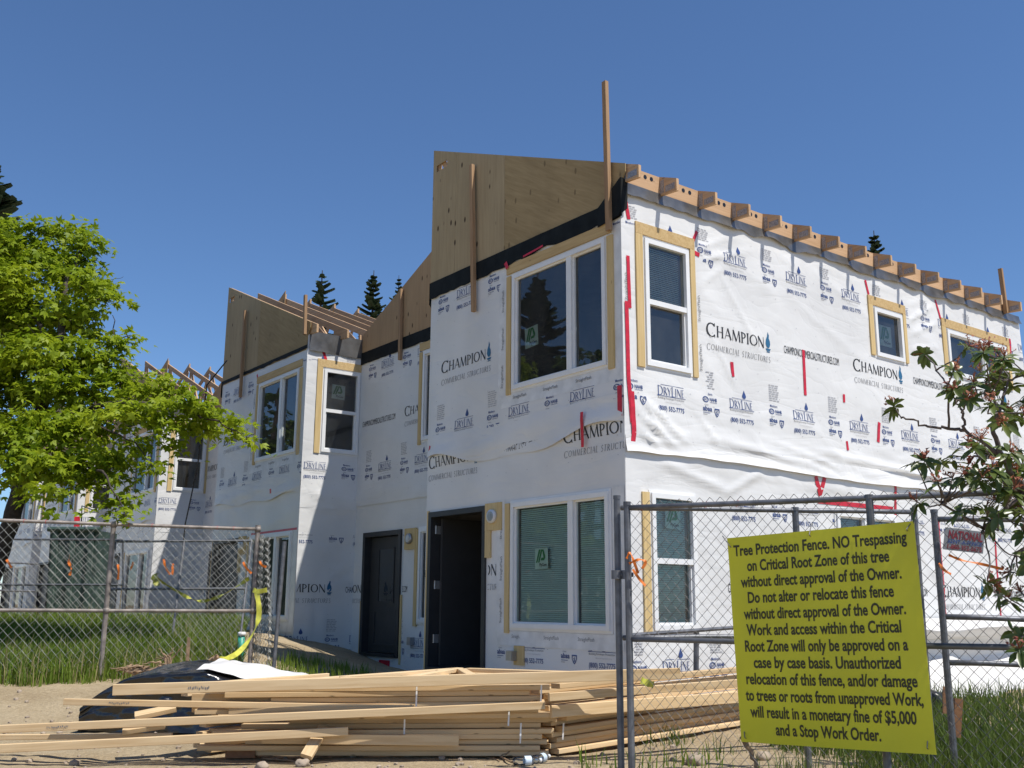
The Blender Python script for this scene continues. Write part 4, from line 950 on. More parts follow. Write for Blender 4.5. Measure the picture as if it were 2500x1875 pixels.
F = [(j*(nn+1)+i, j*(nn+1)+i+1, (j+1)*(nn+1)+i+1, (j+1)*(nn+1)+i) for j in range(nn) for i in range(nn)]
mb.add(V, F); mb.add(W2, [tuple(reversed(f)) for f in F])
for j in range(nn):
    mb.add([sp(0,j/nn), sp(0,(j+1)/nn), sp(0,(j+1)/nn,-.005), sp(0,j/nn,-.005)], [(0,1,2,3)]); mb.add([sp(1,j/nn), sp(1,(j+1)/nn), sp(1,(j+1)/nn,-.005), sp(1,j/nn,-.005)], [(3,2,1,0)])
    mb.add([sp(j/nn,0), sp((j+1)/nn,0), sp((j+1)/nn,0,-.005), sp(j/nn,0,-.005)], [(0,1,2,3)]); mb.add([sp(j/nn,1), sp((j+1)/nn,1), sp((j+1)/nn,1,-.005), sp(j/nn,1,-.005)], [(3,2,1,0)])
LINES = [("Tree Protection Fence. NO Trespassing", .495, .925), ("on Critical Root Zone of this tree", .485, .76), ("without direct approval of the Owner.", .49, .855), ("Do not alter or relocate this fence", .485, .775), ("without direct approval of the Owner.", .495, .855), ("Work and access within the Critical", .485, .815), ("Root Zone will only be approved on a", .49, .855), ("case by case basis. Unauthorized", .49, .77), ("relocation of this fence, and/or damage", .50, .89), ("to trees or roots from unapproved Work,", .505, .92), ("will result in a monetary fine of $5,000", .495, .86), ("and a Stop Work Order.", .475, .545)]
for i, (t, uc, w) in enumerate(LINES):
    V, F, W0 = sans(t, .026, 3); v0 = .093+i*.0785
    mb.add([sp(uc+x*w/W0, v0-y*.0515, .0022) for x, y in V], F, 1)
mb.build("sign_board", [M['sign'], M['signink']], sg)
for (u, v, du) in ((.02, .04, -.05), (.47, .02, 0), (.965, .035, .03), (.03, .975, -.02), (.965, .97, .0)):
    mb = MB(); a = sp(u, v, .004); mb.tube([a+Vector((0, 0, -.01)), a+en*.02, a+eu*du-en*.02+Vector((0, 0, .05)), a+eu*du*1.6-en*.06+Vector((0, 0, .07))], .0035, 5); mb.build("tie_wire", M['wire'], sg)
n0, n1, n2, n3 = at(2308, 1287, 7.46), at(2404, 1299, 7.44), at(2400, 1352, 7.44), at(2302, 1341, 7.46)
ns = empty("rental_sign", (n2+n3)/2, "small grey sign with red lettering on the far right fence panel", "sign")
np_ = lambda u, v, n=0: n0.lerp(n1, u).lerp(n3.lerp(n2, u), v)-FWD*n
mb = MB(); mb.prism([np_(0,0), np_(1,0), np_(1,1), np_(0,1)], FWD*.004)
for t, v, h, w, mi in (("NATIONAL", .47, .36, .86, 0), ("RENT-A-FENCE", .68, .16, .86, 1), ("1-800-352-5675", .94, .2, .86, 0)):
    V, F, W0 = sans(t, .03); mb.add([np_(.53+x*w/W0, v-y*h, .003) for x, y in V], F, mi+1)
mb.build("sign_board", [plain("grey_sign_board", (.22, .23, .24), .5), plain("red_sign_ink", (.22, .02, .03), .5), M['ink_b']], ns)

# ------------------------------------------------------------------ stacked roof trusses and loose lumber
def board_mesh(name, L, w=.089, h=.038, seed=0):
    r = random.Random(seed); b = MB(); n = max(2, int(L/.5)); c = .0035; V = []; bow = r.uniform(-.006, .006); ofs = r.uniform(-40, 40)
    prof = [(-w/2+c,-h/2), (w/2-c,-h/2), (w/2,-h/2+c), (w/2,h/2-c), (w/2-c,h/2), (-w/2+c,h/2), (-w/2,h/2-c), (-w/2,-h/2+c)]
    for i in range(n+1):
        t = i/n; x = L*t
        for y, z in prof: V.append((x, y+bow*math.sin(t*math.pi), z))
    F = [(i*8+k, i*8+(k+1) % 8, (i+1)*8+(k+1) % 8, (i+1)*8+k) for i in range(n) for k in range(8)]
    F += [tuple(range(7, -1, -1)), tuple(range(n*8, n*8+8))]
    me = bpy.data.meshes.new(name); me.from_pydata(V, [], F); me.materials.append(M['lumber']); me.update(); return me
def lay(name, me, a, b, parent=None, roll=0.0, lift=0.0):
    a, b = Vector(a), Vector(b); d = (b-a).normalized(); o = bpy.data.objects.new(name, me); col.objects.link(o)
    y = Vector((0, 0, 1)).cross(d).normalized(); z = d.cross(y)
    R = Matrix(((d.x, y.x, z.x), (d.y, y.y, z.y), (d.z, y.z, z.z))).to_4x4() @ Matrix.Rotation(roll, 4, 'X')
    o.matrix_local = Matrix.Translation(a) @ R
    if parent: o.parent = parent
    return o
STK = cf(.26, 8.12)
def make_truss(tail, seed, label, group):
    e = empty("roof_truss_bundle", STK, label, "roof truss", group); e.rotation_euler = (0, 0, -ALPHA)
    C, R, L, P, Q, T = (0, 0, 0), (2.8, 3.05, 0), (-2.7, 0, 0), (-.8, 2.25, 0), (1.0, 1.13, 0), (-tail, -.02, 0)
    def mem(nm, a, b, s): a, b = Vector(a), Vector(b); return lay(nm, board_mesh(nm, (b-a).length, seed=seed*20+s), a, b, e)
    mem("chord", T, C, 1); mem("chord", (.05, .09, 0), R, 2); mem("chord", (-2.65, .10, 0), P, 3); mem("chord", (-.72, 2.18, 0), (.93, 1.15, 0), 4)
    mem("web", (-1.5, .05, 0), (-.85, 2.15, 0), 5); mem("web", (-.45, .05, 0), (-.78, 2.12, 0), 6); mem("web", (-1.45, .06, 0), (-1.75, 1.1, 0), 7); mem("web", (-.4, .06, 0), (.5, 1.35, 0), 8)
    return e
def dup(root, label=None):
    r = root.copy(); col.objects.link(r)
    for ch in root.children:
        c = ch.copy(); col.objects.link(c); c.parent = r; c.matrix_parent_inverse = ch.matrix_parent_inverse
    if label: r["label"] = label
    return r
rnd = random.Random(12); G = "flat roof trusses in the lumber stack"
LAB = {0: "bottom truss of the lumber stack, lying on the dirt", 12: "topmost truss of the lumber stack, its end poking out at the left", 11: "truss just under the topmost one in the lumber stack"}
protos = {}
order = ['a', 'b', 'a', 'c', 'b', 'a', 'c', 'a', 'b', 'a', 'c', 'a', 'b']
tails = {'a': 2.3, 'b': 2.6, 'c': 2.05}
for i, v in enumerate(order):
    lb = LAB.get(i, "flat pale truss in the middle of the lumber stack")
    if v not in protos: t = protos[v] = make_truss(tails[v], len(protos)+1, lb, G)
    else: t = dup(protos[v], lb)
    fwd = (-.09 if i == 12 else -.03 if i > 7 else .10 if i < 7 else -.02)+rnd.uniform(-.02, .02)
    t.location = STK+RGT*rnd.uniform(-.12, .12)+FWD*fwd+Vector((0, 0, .035+.0415*i+.012))
    t.rotation_euler = (rnd.uniform(-.002, .002), -.012 if i > 3 else -.004, -ALPHA+rnd.uniform(-.017, .017))
for i, (a, b, h_, lb) in enumerate([
    (at(277, 1684, 7.84), at(1660, 1644, 8.02), .080, "long board resting along the top front of the stack"),
    (at(157, 1713, 7.96), at(1010, 1729, 8.03), .046, "thinner board poking out farthest left beneath the top board"),
    (at(-70, 1783, 7.80), at(1330, 1722, 7.98), .056, "long board slanting down to the left frame edge from mid stack"),
    (at(-70, 1831, 7.72), at(850, 1785, 7.97), .060, "lowest long board slanting to the ground at the left frame edge"),
    (at(-40, 1800, 8.10), at(420, 1796, 8.05), .040, "grey board lying low behind the two slanting boards"),
    (at(470, 1703, 8.1), at(1010, 1699, 8.1), .060, "board laid on the thinner left board"),
    (at(540, 1672, 8.4), at(800, 1652, 9.4), .06, "short board laid across behind the top board ends"),
    (at(560, 1738, 8.0), at(1010, 1739, 7.99), .075, "board tucked under the mid stack on its left"),
    (at(640, 1802, 8.06), at(1120, 1808, 8.04), .075, "broad shaded board at the stack's lower left"),
    (at(1340, 1702, 7.92), at(2010, 1652, 8.7), .06, "board lying on the right shoulder of the stack behind the fence"),
    (at(1345, 1737, 8.02), at(1960, 1690, 9.0), .09, "lower board on the right flank of the stack behind the fence")]):
    tag(lay("board", board_mesh("board", (b-a).length, .038, h_, 300+i), a, b), lb, "board", "loose boards on the lumber stack")
for i, (px, py, d, L, yaw, lb) in enumerate([(325, 1806, 8.4, .32, .5, ""), (340, 1738, 8.35, .3, .9, ""), (1750/2.765+100, 1812, 8.12, .25, 1.4, "")]): pass
# white banding straps
for (px, ya, yb, d, lb) in ((1018, 1658, 1728, 8.0, "white band round the upper trusses, left of the stack's middle"), (1322, 1672, 1728, 8.0, "white band round the upper trusses at the stack's front corner"), (988, 1756, 1816, 8.08, "white band round the lower trusses left of the stack's middle"), (1243, 1732, 1772, 8.02, "short white band on the shaded stack front"), (1272, 1765, 1815, 8.08, "white band round the lowest trusses near the front corner"), (1376, 1765, 1806, 8.25, "white band on the right flank of the stack")):
    mb = MB(); a, b = at(px, ya, d), at(px-2, yb, d); n = 6; V = []
    for i in range(n+1):
        q = a.lerp(b, i/n)+FWD*(.012*noise.noise(Vector((px, i*.9, 1))))
        V += [q-RGT*.006, q+RGT*.006]
    mb.add(V, [(2*i, 2*i+1, 2*i+3, 2*i+2) for i in range(n)]); tag(mb.build("strapping_band", M['vinyl'], None, True), lb, "band", "white bands round the lumber stack")
blk = empty("wood_offcut", onz(588, 1846, .0), "short reddish wood offcut lying on the dirt before the stack", "wood block")
mb = MB(); c = onz(588, 1850, .0); c.z = gz(c.x, c.y)
mb.bar(c-RGT*.11+Vector((0,0,.045)), c+RGT*.115+Vector((0,0,.05)), .09, .075, (0,0,1)); o = mb.build("offcut_block", M['weath'], blk)
mb = MB(); mb.bar(c-RGT*.08+FWD*.02+Vector((0,0,.085)), c-RGT*.02+FWD*.03+Vector((0,0,.088)), .03, .006, (0,0,1)); mb.build("splinter", M['weath'], blk)
for i, (px, py, d, yaw, lb) in enumerate([(380, 1738, 8.15, .5, "short wood wedge sticking up between the left board ends"), (352, 1776, 8.05, .35, "short block end showing between the two lowest boards"), (770, 1812, 8.0, 1.35, "short upright block under the lowest boards")]):
    c = at(px, py, d); w = RGT*math.cos(yaw)+Vector((0,0,1))*math.sin(yaw*.35)+FWD*math.sin(yaw)*.6; w.normalize()
    me = board_mesh("board", .3, .089, .038, 400+i); tag(lay("spacer_block", me, c-w*.15, c+w*.15, None, roll=.3), lb, "wood block", "spacer blocks in the stack")

# ------------------------------------------------------------------ plants
def leaf_cloud(name, blobs, per, size, mat, parent, seed, lobes=3, droop=.5, flat=.55):
    """many small leaves filling ellipsoids (centre, radii) unevenly, in drooping sprays"""
    r = np.random.default_rng(seed); Vs = []; Fs = []; b0 = 0
    for (c, rad) in blobs:
        n = max(8, int(per*rad[0]*rad[2]*(rad[1]**.5)*18)); ns = max(3, n//26)
        d = r.normal(size=(ns, 3)); d /= np.linalg.norm(d, axis=1)[:, None]; d *= (r.uniform(.25, 1, (ns, 1)))**.45
        sc = np.array(c)+d*np.array(rad)                               # spray centres
        k = r.integers(0, ns, n); out = (sc[k]-np.array(c)); out[:, 2] *= .4
        on = out/np.maximum(np.linalg.norm(out, axis=1)[:, None], 1e-6)
        t = r.uniform(-1, 1, n); sp_ = .20
        pos = sc[k]+on*(t*sp_*1.2)[:, None]+r.normal(size=(n, 3))*np.array([sp_*.55, sp_*.55, sp_*.22])
        pos[:, 2] -= (np.maximum(t, 0)**2)*.16*droop*2
        nrm = r.normal(size=(n, 3))*flat+np.array([0, 0, 1.0])+on*.35; nrm /= np.linalg.norm(nrm, axis=1)[:, None]
        hd = on+r.normal(size=(n, 3))*.7; hd[:, 2] -= droop; hd -= nrm*np.sum(hd*nrm, axis=1)[:, None]; hd /= np.maximum(np.linalg.norm(hd, axis=1)[:, None], 1e-6)
        sd = np.cross(nrm, hd); s = size*r.uniform(.6, 1.35, (n, 1))
        for a in ([0] if lobes == 1 else [-.75, 0, .75] if lobes == 3 else [-1.2, -.6, 0, .6, 1.2]):
            ax = hd*math.cos(a)+sd*math.sin(a); cr = np.cross(nrm, ax); L = s*(1.0 if a == 0 else .82); w = s*(.20 if lobes > 1 else .34)
            dn = nrm*s*-.18
            v = np.stack([pos, pos+ax*L*.45+cr*w, pos+ax*L+dn, pos+ax*L*.45-cr*w], 1).reshape(-1, 3)
            Vs.append(v); Fs.append(b0+np.arange(4*n).reshape(-1, 4)); b0 += 4*n
    return np_obj(name, np.concatenate(Vs), np.concatenate(Fs), mat, parent)
def limb(mb, pts, r0, r1, n=7, wob=.03, seed=0):
    P = []; pts = [Vector(p) for p in pts]; m = 5
    for i in range(len(pts)-1):
        for j in range(m):
            t = j/m; p = pts[i].lerp(pts[i+1], t); q = len(P); P.append(p+Vector((noise.noise(Vector((q*.6, seed, 1))), noise.noise(Vector((q*.6, seed, 5))), noise.noise(Vector((q*.6, seed, 9)))))*wob)
    P.append(pts[-1]); k = len(P)-1
    mb.tube(P, [r0+(r1-r0)*(i/k)**.8 for i in range(k+1)], n)

MD = 15.0
mt = at(-70, 1690, MD); mt.z = gz(mt.x, mt.y)-.05
maple = empty("maple_tree", mt, "bright green maple tree filling the left side over the grass", "tree")
PB = [(30,590,85,55),(110,572,75,42),(190,575,48,38),(210,622,42,40),(120,650,110,65),(20,690,90,80),(200,690,55,50),(252,690,46,28),(262,728,38,24),(226,762,44,30),(60,780,100,80),(150,760,80,55),(215,815,50,22),(262,832,52,26),(312,820,24,12),(120,860,120,62),(235,880,85,42),(40,920,110,85),(170,950,120,55),(295,930,75,34),(372,958,75,32),(442,985,70,34),(512,1010,58,32),(566,1045,45,26),(602,1068,16,14),(330,1010,95,40),(240,1030,90,46),(120,1040,120,60),(30,1060,90,70),(470,1050,55,28),(420,1085,28,22),(352,1095,32,38),(372,1130,22,26),(200,1115,105,50),(90,1140,110,52),(262,1170,52,42),(290,1222,40,34),(306,1258,16,22),(135,1200,58,22),(20,1120,60,45),(215,1165,45,30),(-80,700,120,150),(-110,950,130,150),(-60,560,80,60),(480,1005,40,22),(395,925,40,20)]
rr = random.Random(3); bl = []
for (x, y, a, b) in PB:
    d = MD+.9-2.9*(y-560)/720+rr.uniform(-.5, .5); s = d/FOC; bl.append((tuple(at(x, y, d)), (a*s*.88, max(a*s*.8, .25), b*s*.82)))
leaf_cloud("crown", bl, 400, .105, M['maple'], maple, 5, 3)
mb = MB()
T = lambda x, y, dd=0: at(x, y, MD+dd*.3+((.9-2.9*(y-560)/720) if (x > 165 or y < 900) else 0))
limb(mb, [mt, T(-25, 1420), T(22, 1290), T(48, 1200), T(72, 1110)], .15, .11, 9, .03, 1)
limb(mb, [T(72, 1110), T(100, 1000), T(138, 880), T(150, 800), T(160, 690), T(200, 610)], .11, .02, 8, .05, 2)
for i, (pp, r0) in enumerate([([T(72,1110), T(160,1010,-.3), T(270,985,-.5), T(400,985,-.4), T(520,1025,-.3), T(590,1060,-.3)], .06), ([T(110,970), T(200,880,.3), T(262,835,.5), T(320,818,.5)], .04), ([T(60,1140), T(150,1120,-.6), T(250,1150,-.7), T(300,1240,-.7)], .045), ([T(138,880), T(90,780,.4), T(40,690,.6), T(20,600,.6)], .05), ([T(150,800), T(220,740,-.3), T(285,715,-.3)], .03), ([T(100,1000), T(30,900,-.5), T(-60,800,-.6), T(-90,650,-.6)], .06), ([T(200,880,.3), T(285,850,.4), T(275,770,.5)], .018), ([T(170,1005,-.3), T(240,1040), T(330,1080), T(365,1130)], .022), ([T(48,1200), T(0,1120,.5), T(-60,1050,.7)], .05)]):
    limb(mb, pp, r0, .006, 6, .05, 10+i)
for i in range(60):
    c, rad = bl[i % len(bl)]; c = Vector(c); e = c+Vector((rr.uniform(-1,1)*rad[0], rr.uniform(-1,1)*rad[1], rr.uniform(-.6,1)*rad[2])); limb(mb, [c-Vector((0,0,rad[2]*.5)), c, e], .009, .003, 4, .03, i)
mb.build("trunk", M['bark'], maple, True)

def conifer(label, base, H, R, seed, crown_from=.1, dens=1.0, name="conifer_tree", group="conifers beyond the houses", gap=.0, fine=1.0):
    t = empty(name, base, label, "tree", group); r = np.random.default_rng(seed); base = np.array(base)
    mb = MB(); mb.tube([base, base+np.array([0, 0, H*.6]), base+np.array([0, 0, H])], [R*.07, R*.04, R*.006], 7); 
    Vs = []; Fs = []; b0 = 0; z = crown_from
    while z < .985:
        n = int((5+5*r.random())*dens); L0 = R*(1-z)**.8*(.75+.5*r.random())
        for i in range(n):
            if r.random() < gap: continue
            a = r.uniform(0, 6.283); L = L0*r.uniform(.55, 1.15); up = .28 if z > .8 else -.10-.25*r.random(); dirv = np.array([math.cos(a), math.sin(a), up])
            o = base+np.array([0, 0, H*z])
            mb.tube([o, o+dirv*L*.6, o+dirv*L+np.array([0, 0, .07*L])], [R*.012, R*.007, R*.003], 4)
            m = int(64*dens*fine**1.6); s = r.uniform(.08, 1, m); p = o+dirv*(L*s)[:, None]+np.array([0, 0, 1])*(.07*L*s**2)[:, None]
            side = np.array([-math.sin(a), math.cos(a), 0]); sg_ = r.choice([-1, 1], m); W = .17*L*(1.1-s)*r.uniform(.3, 1.3, m)+.03*R
            tip = p+side*(sg_*W)[:, None]+dirv*(.45*W)[:, None]+np.array([0, 0, -1.])*(.35*W)[:, None]
            wd = (np.array([0, 0, 1])*(.028*R)+dirv*.034*R)/fine
            v = np.stack([p-wd*.5, p+wd*.5, tip+wd*.3, tip-wd*.45], 1).reshape(-1, 3); Vs.append(v); Fs.append(b0+np.arange(4*m).reshape(-1, 4)); b0 += 4*m
        z += .028/dens**.5*(1.15-z*.5)
    np_obj("crown", np.concatenate(Vs), np.concatenate(Fs), M['needle'], t); mb.build("trunk", M['bark'], t)
def far_tree(label, px, ytop, d, R, H, seed, **k):
    p = at(px, ytop, d); conifer(label, (p.x, p.y, p.z-H), H, R, seed, **k)
far_tree("sparse conifer above the second house, left of its neighbour", 787, 660, 62, 4.4, 18, 1, dens=1.0, gap=.30, fine=1.5)
far_tree("dense pointed conifer above the second house's roof", 913, 660, 60, 3.6, 18, 2, dens=1.5, fine=1.4)
far_tree("thin conifer tip just above the set-back plywood roof edge", 974, 672, 70, 2.8, 16, 3, dens=1.0)
far_tree("dark conifer behind the eave of the nearest house", 2133, 563, 58, 3.8, 20, 4, dens=1.7, fine=1.4)
far_tree("tall dark conifer behind the maple at the left frame edge", -30, 372, 50, 7.4, 22, 5, dens=1.6, fine=2.2, crown_from=.58)
# trees across the street, seen only mirrored in the front windows
def mirror(px, py, t):
    p = onx(px, py, 0.0); d = ray(px, py); d.x = -d.x; return p+d*t
b = mirror(1310, 660, 13.0); conifer("dark conifer across the street mirrored in the big upper window", (b.x, b.y, 0), b.z, 2.5, 9, .12, 1.5, fine=1.6, group="trees across the street")
for i, (px, t, top, lb) in enumerate([(1440, 15, 850, "round leafy tree across the street, nearer the conifer"), (1330, 20, 860, "broad leafy tree across the street behind the conifer"), (1470, 22, 830, "leafy tree across the street mirrored at the window's right"), (640, 14, 930, "leafy tree across the street facing the second house")]):
    c = mirror(px, top, t) if px > 1000 else None
    if c is None:
        p = onx(680, 990, .17); d = ray(680, 990); d.x = -d.x; c = p+d*t; c.z += 1.2
    t_ = empty("leafy_tree", (c.x, c.y, 0), lb, "tree", "trees across the street"); R_ = 1.9
    leaf_cloud("crown", [((c.x+rr.uniform(-1.6, 1.6), c.y+rr.uniform(-1.6, 1.6), c.z-.8-rr.uniform(0, 2.6)), (1.1, 1.1, .8)) for _ in range(9)], 16, .26, M['maple2'], t_, 40+i, 1)
    mb = MB(); limb(mb, [(c.x, c.y, 0), (c.x+.2, c.y, c.z-2.4), (c.x, c.y+.1, c.z-.6)], .18, .05, 7, .1, i); mb.build("trunk", M['bark'], t_)

# rhododendron at the right
rh = at(2760, 1800, 5.7); rh.z = gz(rh.x, rh.y)
rhod = empty("rhododendron_bush", rh, "rhododendron with glossy leaves and spent reddish blooms at the right", "bush")
c4 = lambda x, y: (2000+x/3.318, 800+y/3.318); c18 = lambda x, y: (1800+x/2.457, 1200+y/2.457)
tips = [c4(*p) for p in [(840,210),(600,630),(1220,150),(1330,190),(1100,330),(1300,350),(1420,270),(1500,230),(1090,490),(1150,520),(1450,420),(1560,460),(1640,350),(1400,380),(1250,440),(1220,570),(1350,480),(1390,600),(1620,590),(1500,660),(1650,720),(1310,900),(1240,960),(770,1080),(850,1060),(980,1070),(1060,1040),(1210,1110),(1280,1160),(1400,1130),(1550,1000),(1640,980),(1500,1070),(1600,1150),(960,1240),(1080,1220),(1250,1240),(1380,1230),(1500,1200),(1640,1250),(790,1410),(1130,1480),(1230,1430),(1350,1450),(1450,1500),(1550,1450),(1640,1480),(1400,1560),(1480,330),(1380,150),(1340,1010),(1460,1150),(1560,1110),(1320,1210),(1180,1190),(1440,1400),(1600,1400),(1500,1290),(1580,1300)]] + [c18(*p) for p in [(1540,560),(1640,480),(1560,610),(1700,600),(1630,640),(1650,840),(1700,870),(1690,940),(1500,540)]]
rr = random.Random(8)
tips += [(2440+rr.uniform(0, 330), 900+rr.uniform(0, 480)) for _ in range(14)]+[(2530+rr.uniform(0, 380), 820+rr.uniform(0, 620)) for _ in range(46)]
tp = [at(x, y, 5.55+rr.uniform(-.35, .6)+(.25 if x < 2300 else 0)) for x, y in tips]
nodes = [at(2446, 1113, 5.75), at(2422, 1041, 5.7), at(2356, 1050, 5.75), at(2316, 1047, 5.8), at(2259, 1038, 5.85), at(2205, 1018, 5.85), at(2420, 960, 5.6), at(2352, 1010, 5.7), at(2335, 975, 5.7), at(2316, 940, 5.7), at(2285, 905, 5.8), at(2460, 930, 5.6), at(2440, 1010, 5.6), at(2500, 1200, 5.9), at(2550, 1300, 5.9), at(2400, 1290, 5.8), at(2480, 1350, 5.9), at(2300, 1230, 5.8), at(2600, 1500, 5.9), at(2620, 1180, 5.9), at(2700, 1050, 5.8), at(2760, 1250, 6.0), at(2590, 980, 5.8)]
mb = MB()
for a, b, r in ((18, 14, .03), (14, 13, .026), (13, 0, .022), (0, 1, .018), (0, 2, .013), (2, 3, .011), (3, 4, .009), (4, 5, .007), (1, 12, .013), (12, 6, .011), (2, 7, .010), (7, 8, .008), (3, 9, .008), (9, 10, .006), (12, 11, .009), (14, 19, .02), (19, 20, .013), (18, 21, .018), (19, 22, .012), (13, 15, .014), (15, 17, .009), (14, 16, .013)):
    limb(mb, [nodes[a], nodes[b]], r, r*.75, 6, .025, a*31+b)
mb.tube([Vector(rh), nodes[18]], [.045, .03], 7)
Vs = []; Fs = []; BV = []; BF = []; nr = np.random.default_rng(6)
def leaf(o, d, nrm, L, w):
    b = len(Vs); d = d/np.linalg.norm(d); s = np.cross(d, nrm); s /= max(np.linalg.norm(s), 1e-6); n2 = np.cross(s, d)
    prof = [(0, .10), (.25, .75), (.55, 1.0), (.82, .7), (1.0, .04)]
    for t, k in prof:
        c = o+d*L*t-np.array([0, 0, 1])*L*.25*t*t
        Vs.extend([c-s*w*k*.5+n2*w*.16*k, c, c+s*w*k*.5+n2*w*.16*k])
    for i in range(4):
        for q in (0, 1): Fs.append((b+i*3+q, b+i*3+q+1, b+(i+1)*3+q+1, b+(i+1)*3+q))
for i, t in enumerate(tp):
    nd_ = min(nodes, key=lambda q: (q-t).length+(0.15 if q.z > t.z else 0)); mid = nd_.lerp(t, .55)+Vector((rr.uniform(-.04,.04), rr.uniform(-.04,.04), rr.uniform(-.07,.0)))
    limb(mb, [nd_, mid, t], .0055, .0035, 5, .012, i+60)
    ax = np.array((t-nd_).normalized()); ax = ax*.6+np.array([0, 0, .6])+nr.normal(size=3)*.25; ax /= np.linalg.norm(ax)
    e1 = np.cross(ax, [.3, .5, .1]); e1 /= np.linalg.norm(e1); e2 = np.cross(ax, e1); n = int(nr.integers(7, 11)); T0 = np.array(t)
    for q in range(n):
        a = 6.283*q/n+nr.uniform(-.3, .3); k = nr.uniform(-.45, .45); d = e1*math.cos(a)+e2*math.sin(a)+ax*k; leaf(T0-ax*nr.uniform(0, .035), d, ax+d*.2, nr.uniform(.065, .112), nr.uniform(.027, .041))
    if nr.random() < .62:
        for q in range(int(nr.integers(10, 18))):
            d = ax*1.0+nr.normal(size=3)*.55; d /= np.linalg.norm(d); L = nr.uniform(.03, .065); s = np.cross(d, nr.normal(size=3)); s /= np.linalg.norm(s); b = len(BV)
            o = T0; w = .0022; BV.extend([o-s*w, o+s*w, o+d*L+s*w, o+d*L-s*w]); BF.append((b, b+1, b+2, b+3))
            if nr.random() < .75:
                b = len(BV); u = np.cross(s, d); c = o+d*L; z = nr.uniform(.007, .014); BV.extend([c-s*z, c+u*z*.7, c+s*z+d*z, c-u*z*.7]); BF.append((b, b+1, b+2, b+3))
np_obj("leaves", np.array(Vs), np.array(Fs), M['rhodo'], rhod, True); np_obj("spent_blooms", np.array(BV), np.array(BF), M['bloom'], rhod); mb.build("stems", M['twig'], rhod, True)

# grass
def grass(name, pts, hmin, hmax, seed, mat, w=.009, lean=.35):
    r = np.random.default_rng(seed); P = np.array(pts); n = len(P); a = r.uniform(0, 6.283, n); L = np.stack([np.cos(a), np.sin(a), 0*a], 1); S = np.stack([-np.sin(a), np.cos(a), 0*a], 1)
    a2 = r.uniform(0, 6.283, n); S = np.stack([np.cos(a2), np.sin(a2), 0*a2], 1)
    h = r.uniform(hmin, hmax, n)[:, None]; le = (r.uniform(.1, 1, n)[:, None]**1.3)*lean*h; ww = w*r.uniform(.6, 1.3, (n, 1)); up = np.array([[0, 0, 1.]])
    m = P+up*h*.55+L*le*.3; t = P+up*h*(1-.0)+L*le
    V = np.stack([P-S*ww, P+S*ww, m+S*ww*.75, m-S*ww*.75, t+S*ww*.08, t-S*ww*.08], 1).reshape(-1, 3); b = np.arange(n)[:, None]*6
    F = np.concatenate([b+np.array([[0, 1, 2, 3]]), b+np.array([[3, 2, 4, 5]])])
    return tag(np_obj(name, V, F, mat), kind="stuff")
r = np.random.default_rng(2); pts = []; dry = []
while len(pts) < 46000:
    cy = r.uniform(10.9, 18.6); cx = r.uniform(-9.0, -2.6)
    edge = 11.6+.66*(cx+5.9)+.5*noise.noise(Vector((cx*1.1, cy*.6, 0)))
    if cy < edge or cx > -.256*cy+.1*noise.noise(Vector((cy, 3, 1))): continue
    if cy < edge+.5 and r.random() > (cy-edge)/.5: continue
    (dry if r.random() < .035 or (cy < edge+.5 and r.random() < .25) else pts).append(tuple(cfg(cx, cy)))
o = grass("tall_grass", pts, .12, .36, 3, M['grass'], .008, .8); o["label"] = "tall green grass behind the left fence"; o["category"] = "grass"
o = grass("dry_grass", dry, .2, .5, 4, M['grassd'], .005); o["label"] = "dry stalks standing in the tall grass"; o["category"] = "grass"
pts = []
while len(pts) < 14000:
    cx = r.uniform(1.0, 6.0); cy = r.uniform(6.0, 9.6)
    k = noise.noise(Vector((cx*1.2, cy*1.2, 7)))+(cx-1.95)*.55-(.5 if cy < 6.9 and cx < 2 else 0)
    if k < r.uniform(-.05, .5): continue
    pts.append(tuple(cfg(cx, cy)))
o = grass("rough_grass", pts, .04, .21, 5, M['grass_shaded'], .0045, .6); o["label"] = "rough grass around the foot of the yellow sign"; o["category"] = "grass"
pts = []
while len(pts) < 6500:
    cx = r.uniform(2.2, 7.0); cy = r.uniform(8.4, 12.5)
    if ony(1250+2480*cx/cy, 1500, 0).x < 0 or noise.noise(Vector((cx*1.1, cy*1.1, 3))) < r.uniform(-.5, .3): continue
    g = cfg(cx, cy)
    if g.y > -1.05: continue
    pts.append(tuple(g))
o = grass("ragged_grass", pts, .06, .30, 7, M['grass_shaded'], .006, .7); o["label"] = "ragged grass between the right fence and the white sheeting"; o["category"] = "grass"
pts = [tuple(cfg(r.uniform(-3.2, -1.9), r.uniform(13.0, 15.2))) for _ in range(900)]+[tuple(cfg(r.uniform(.5, 1.6), r.uniform(6.9, 8.2))) for _ in range(120)]
o = grass("sparse_grass", pts, .04, .2, 6, M['grass'], .006); o["label"] = "thin grass sprouting on the dirt by the house corner"; o["category"] = "grass"

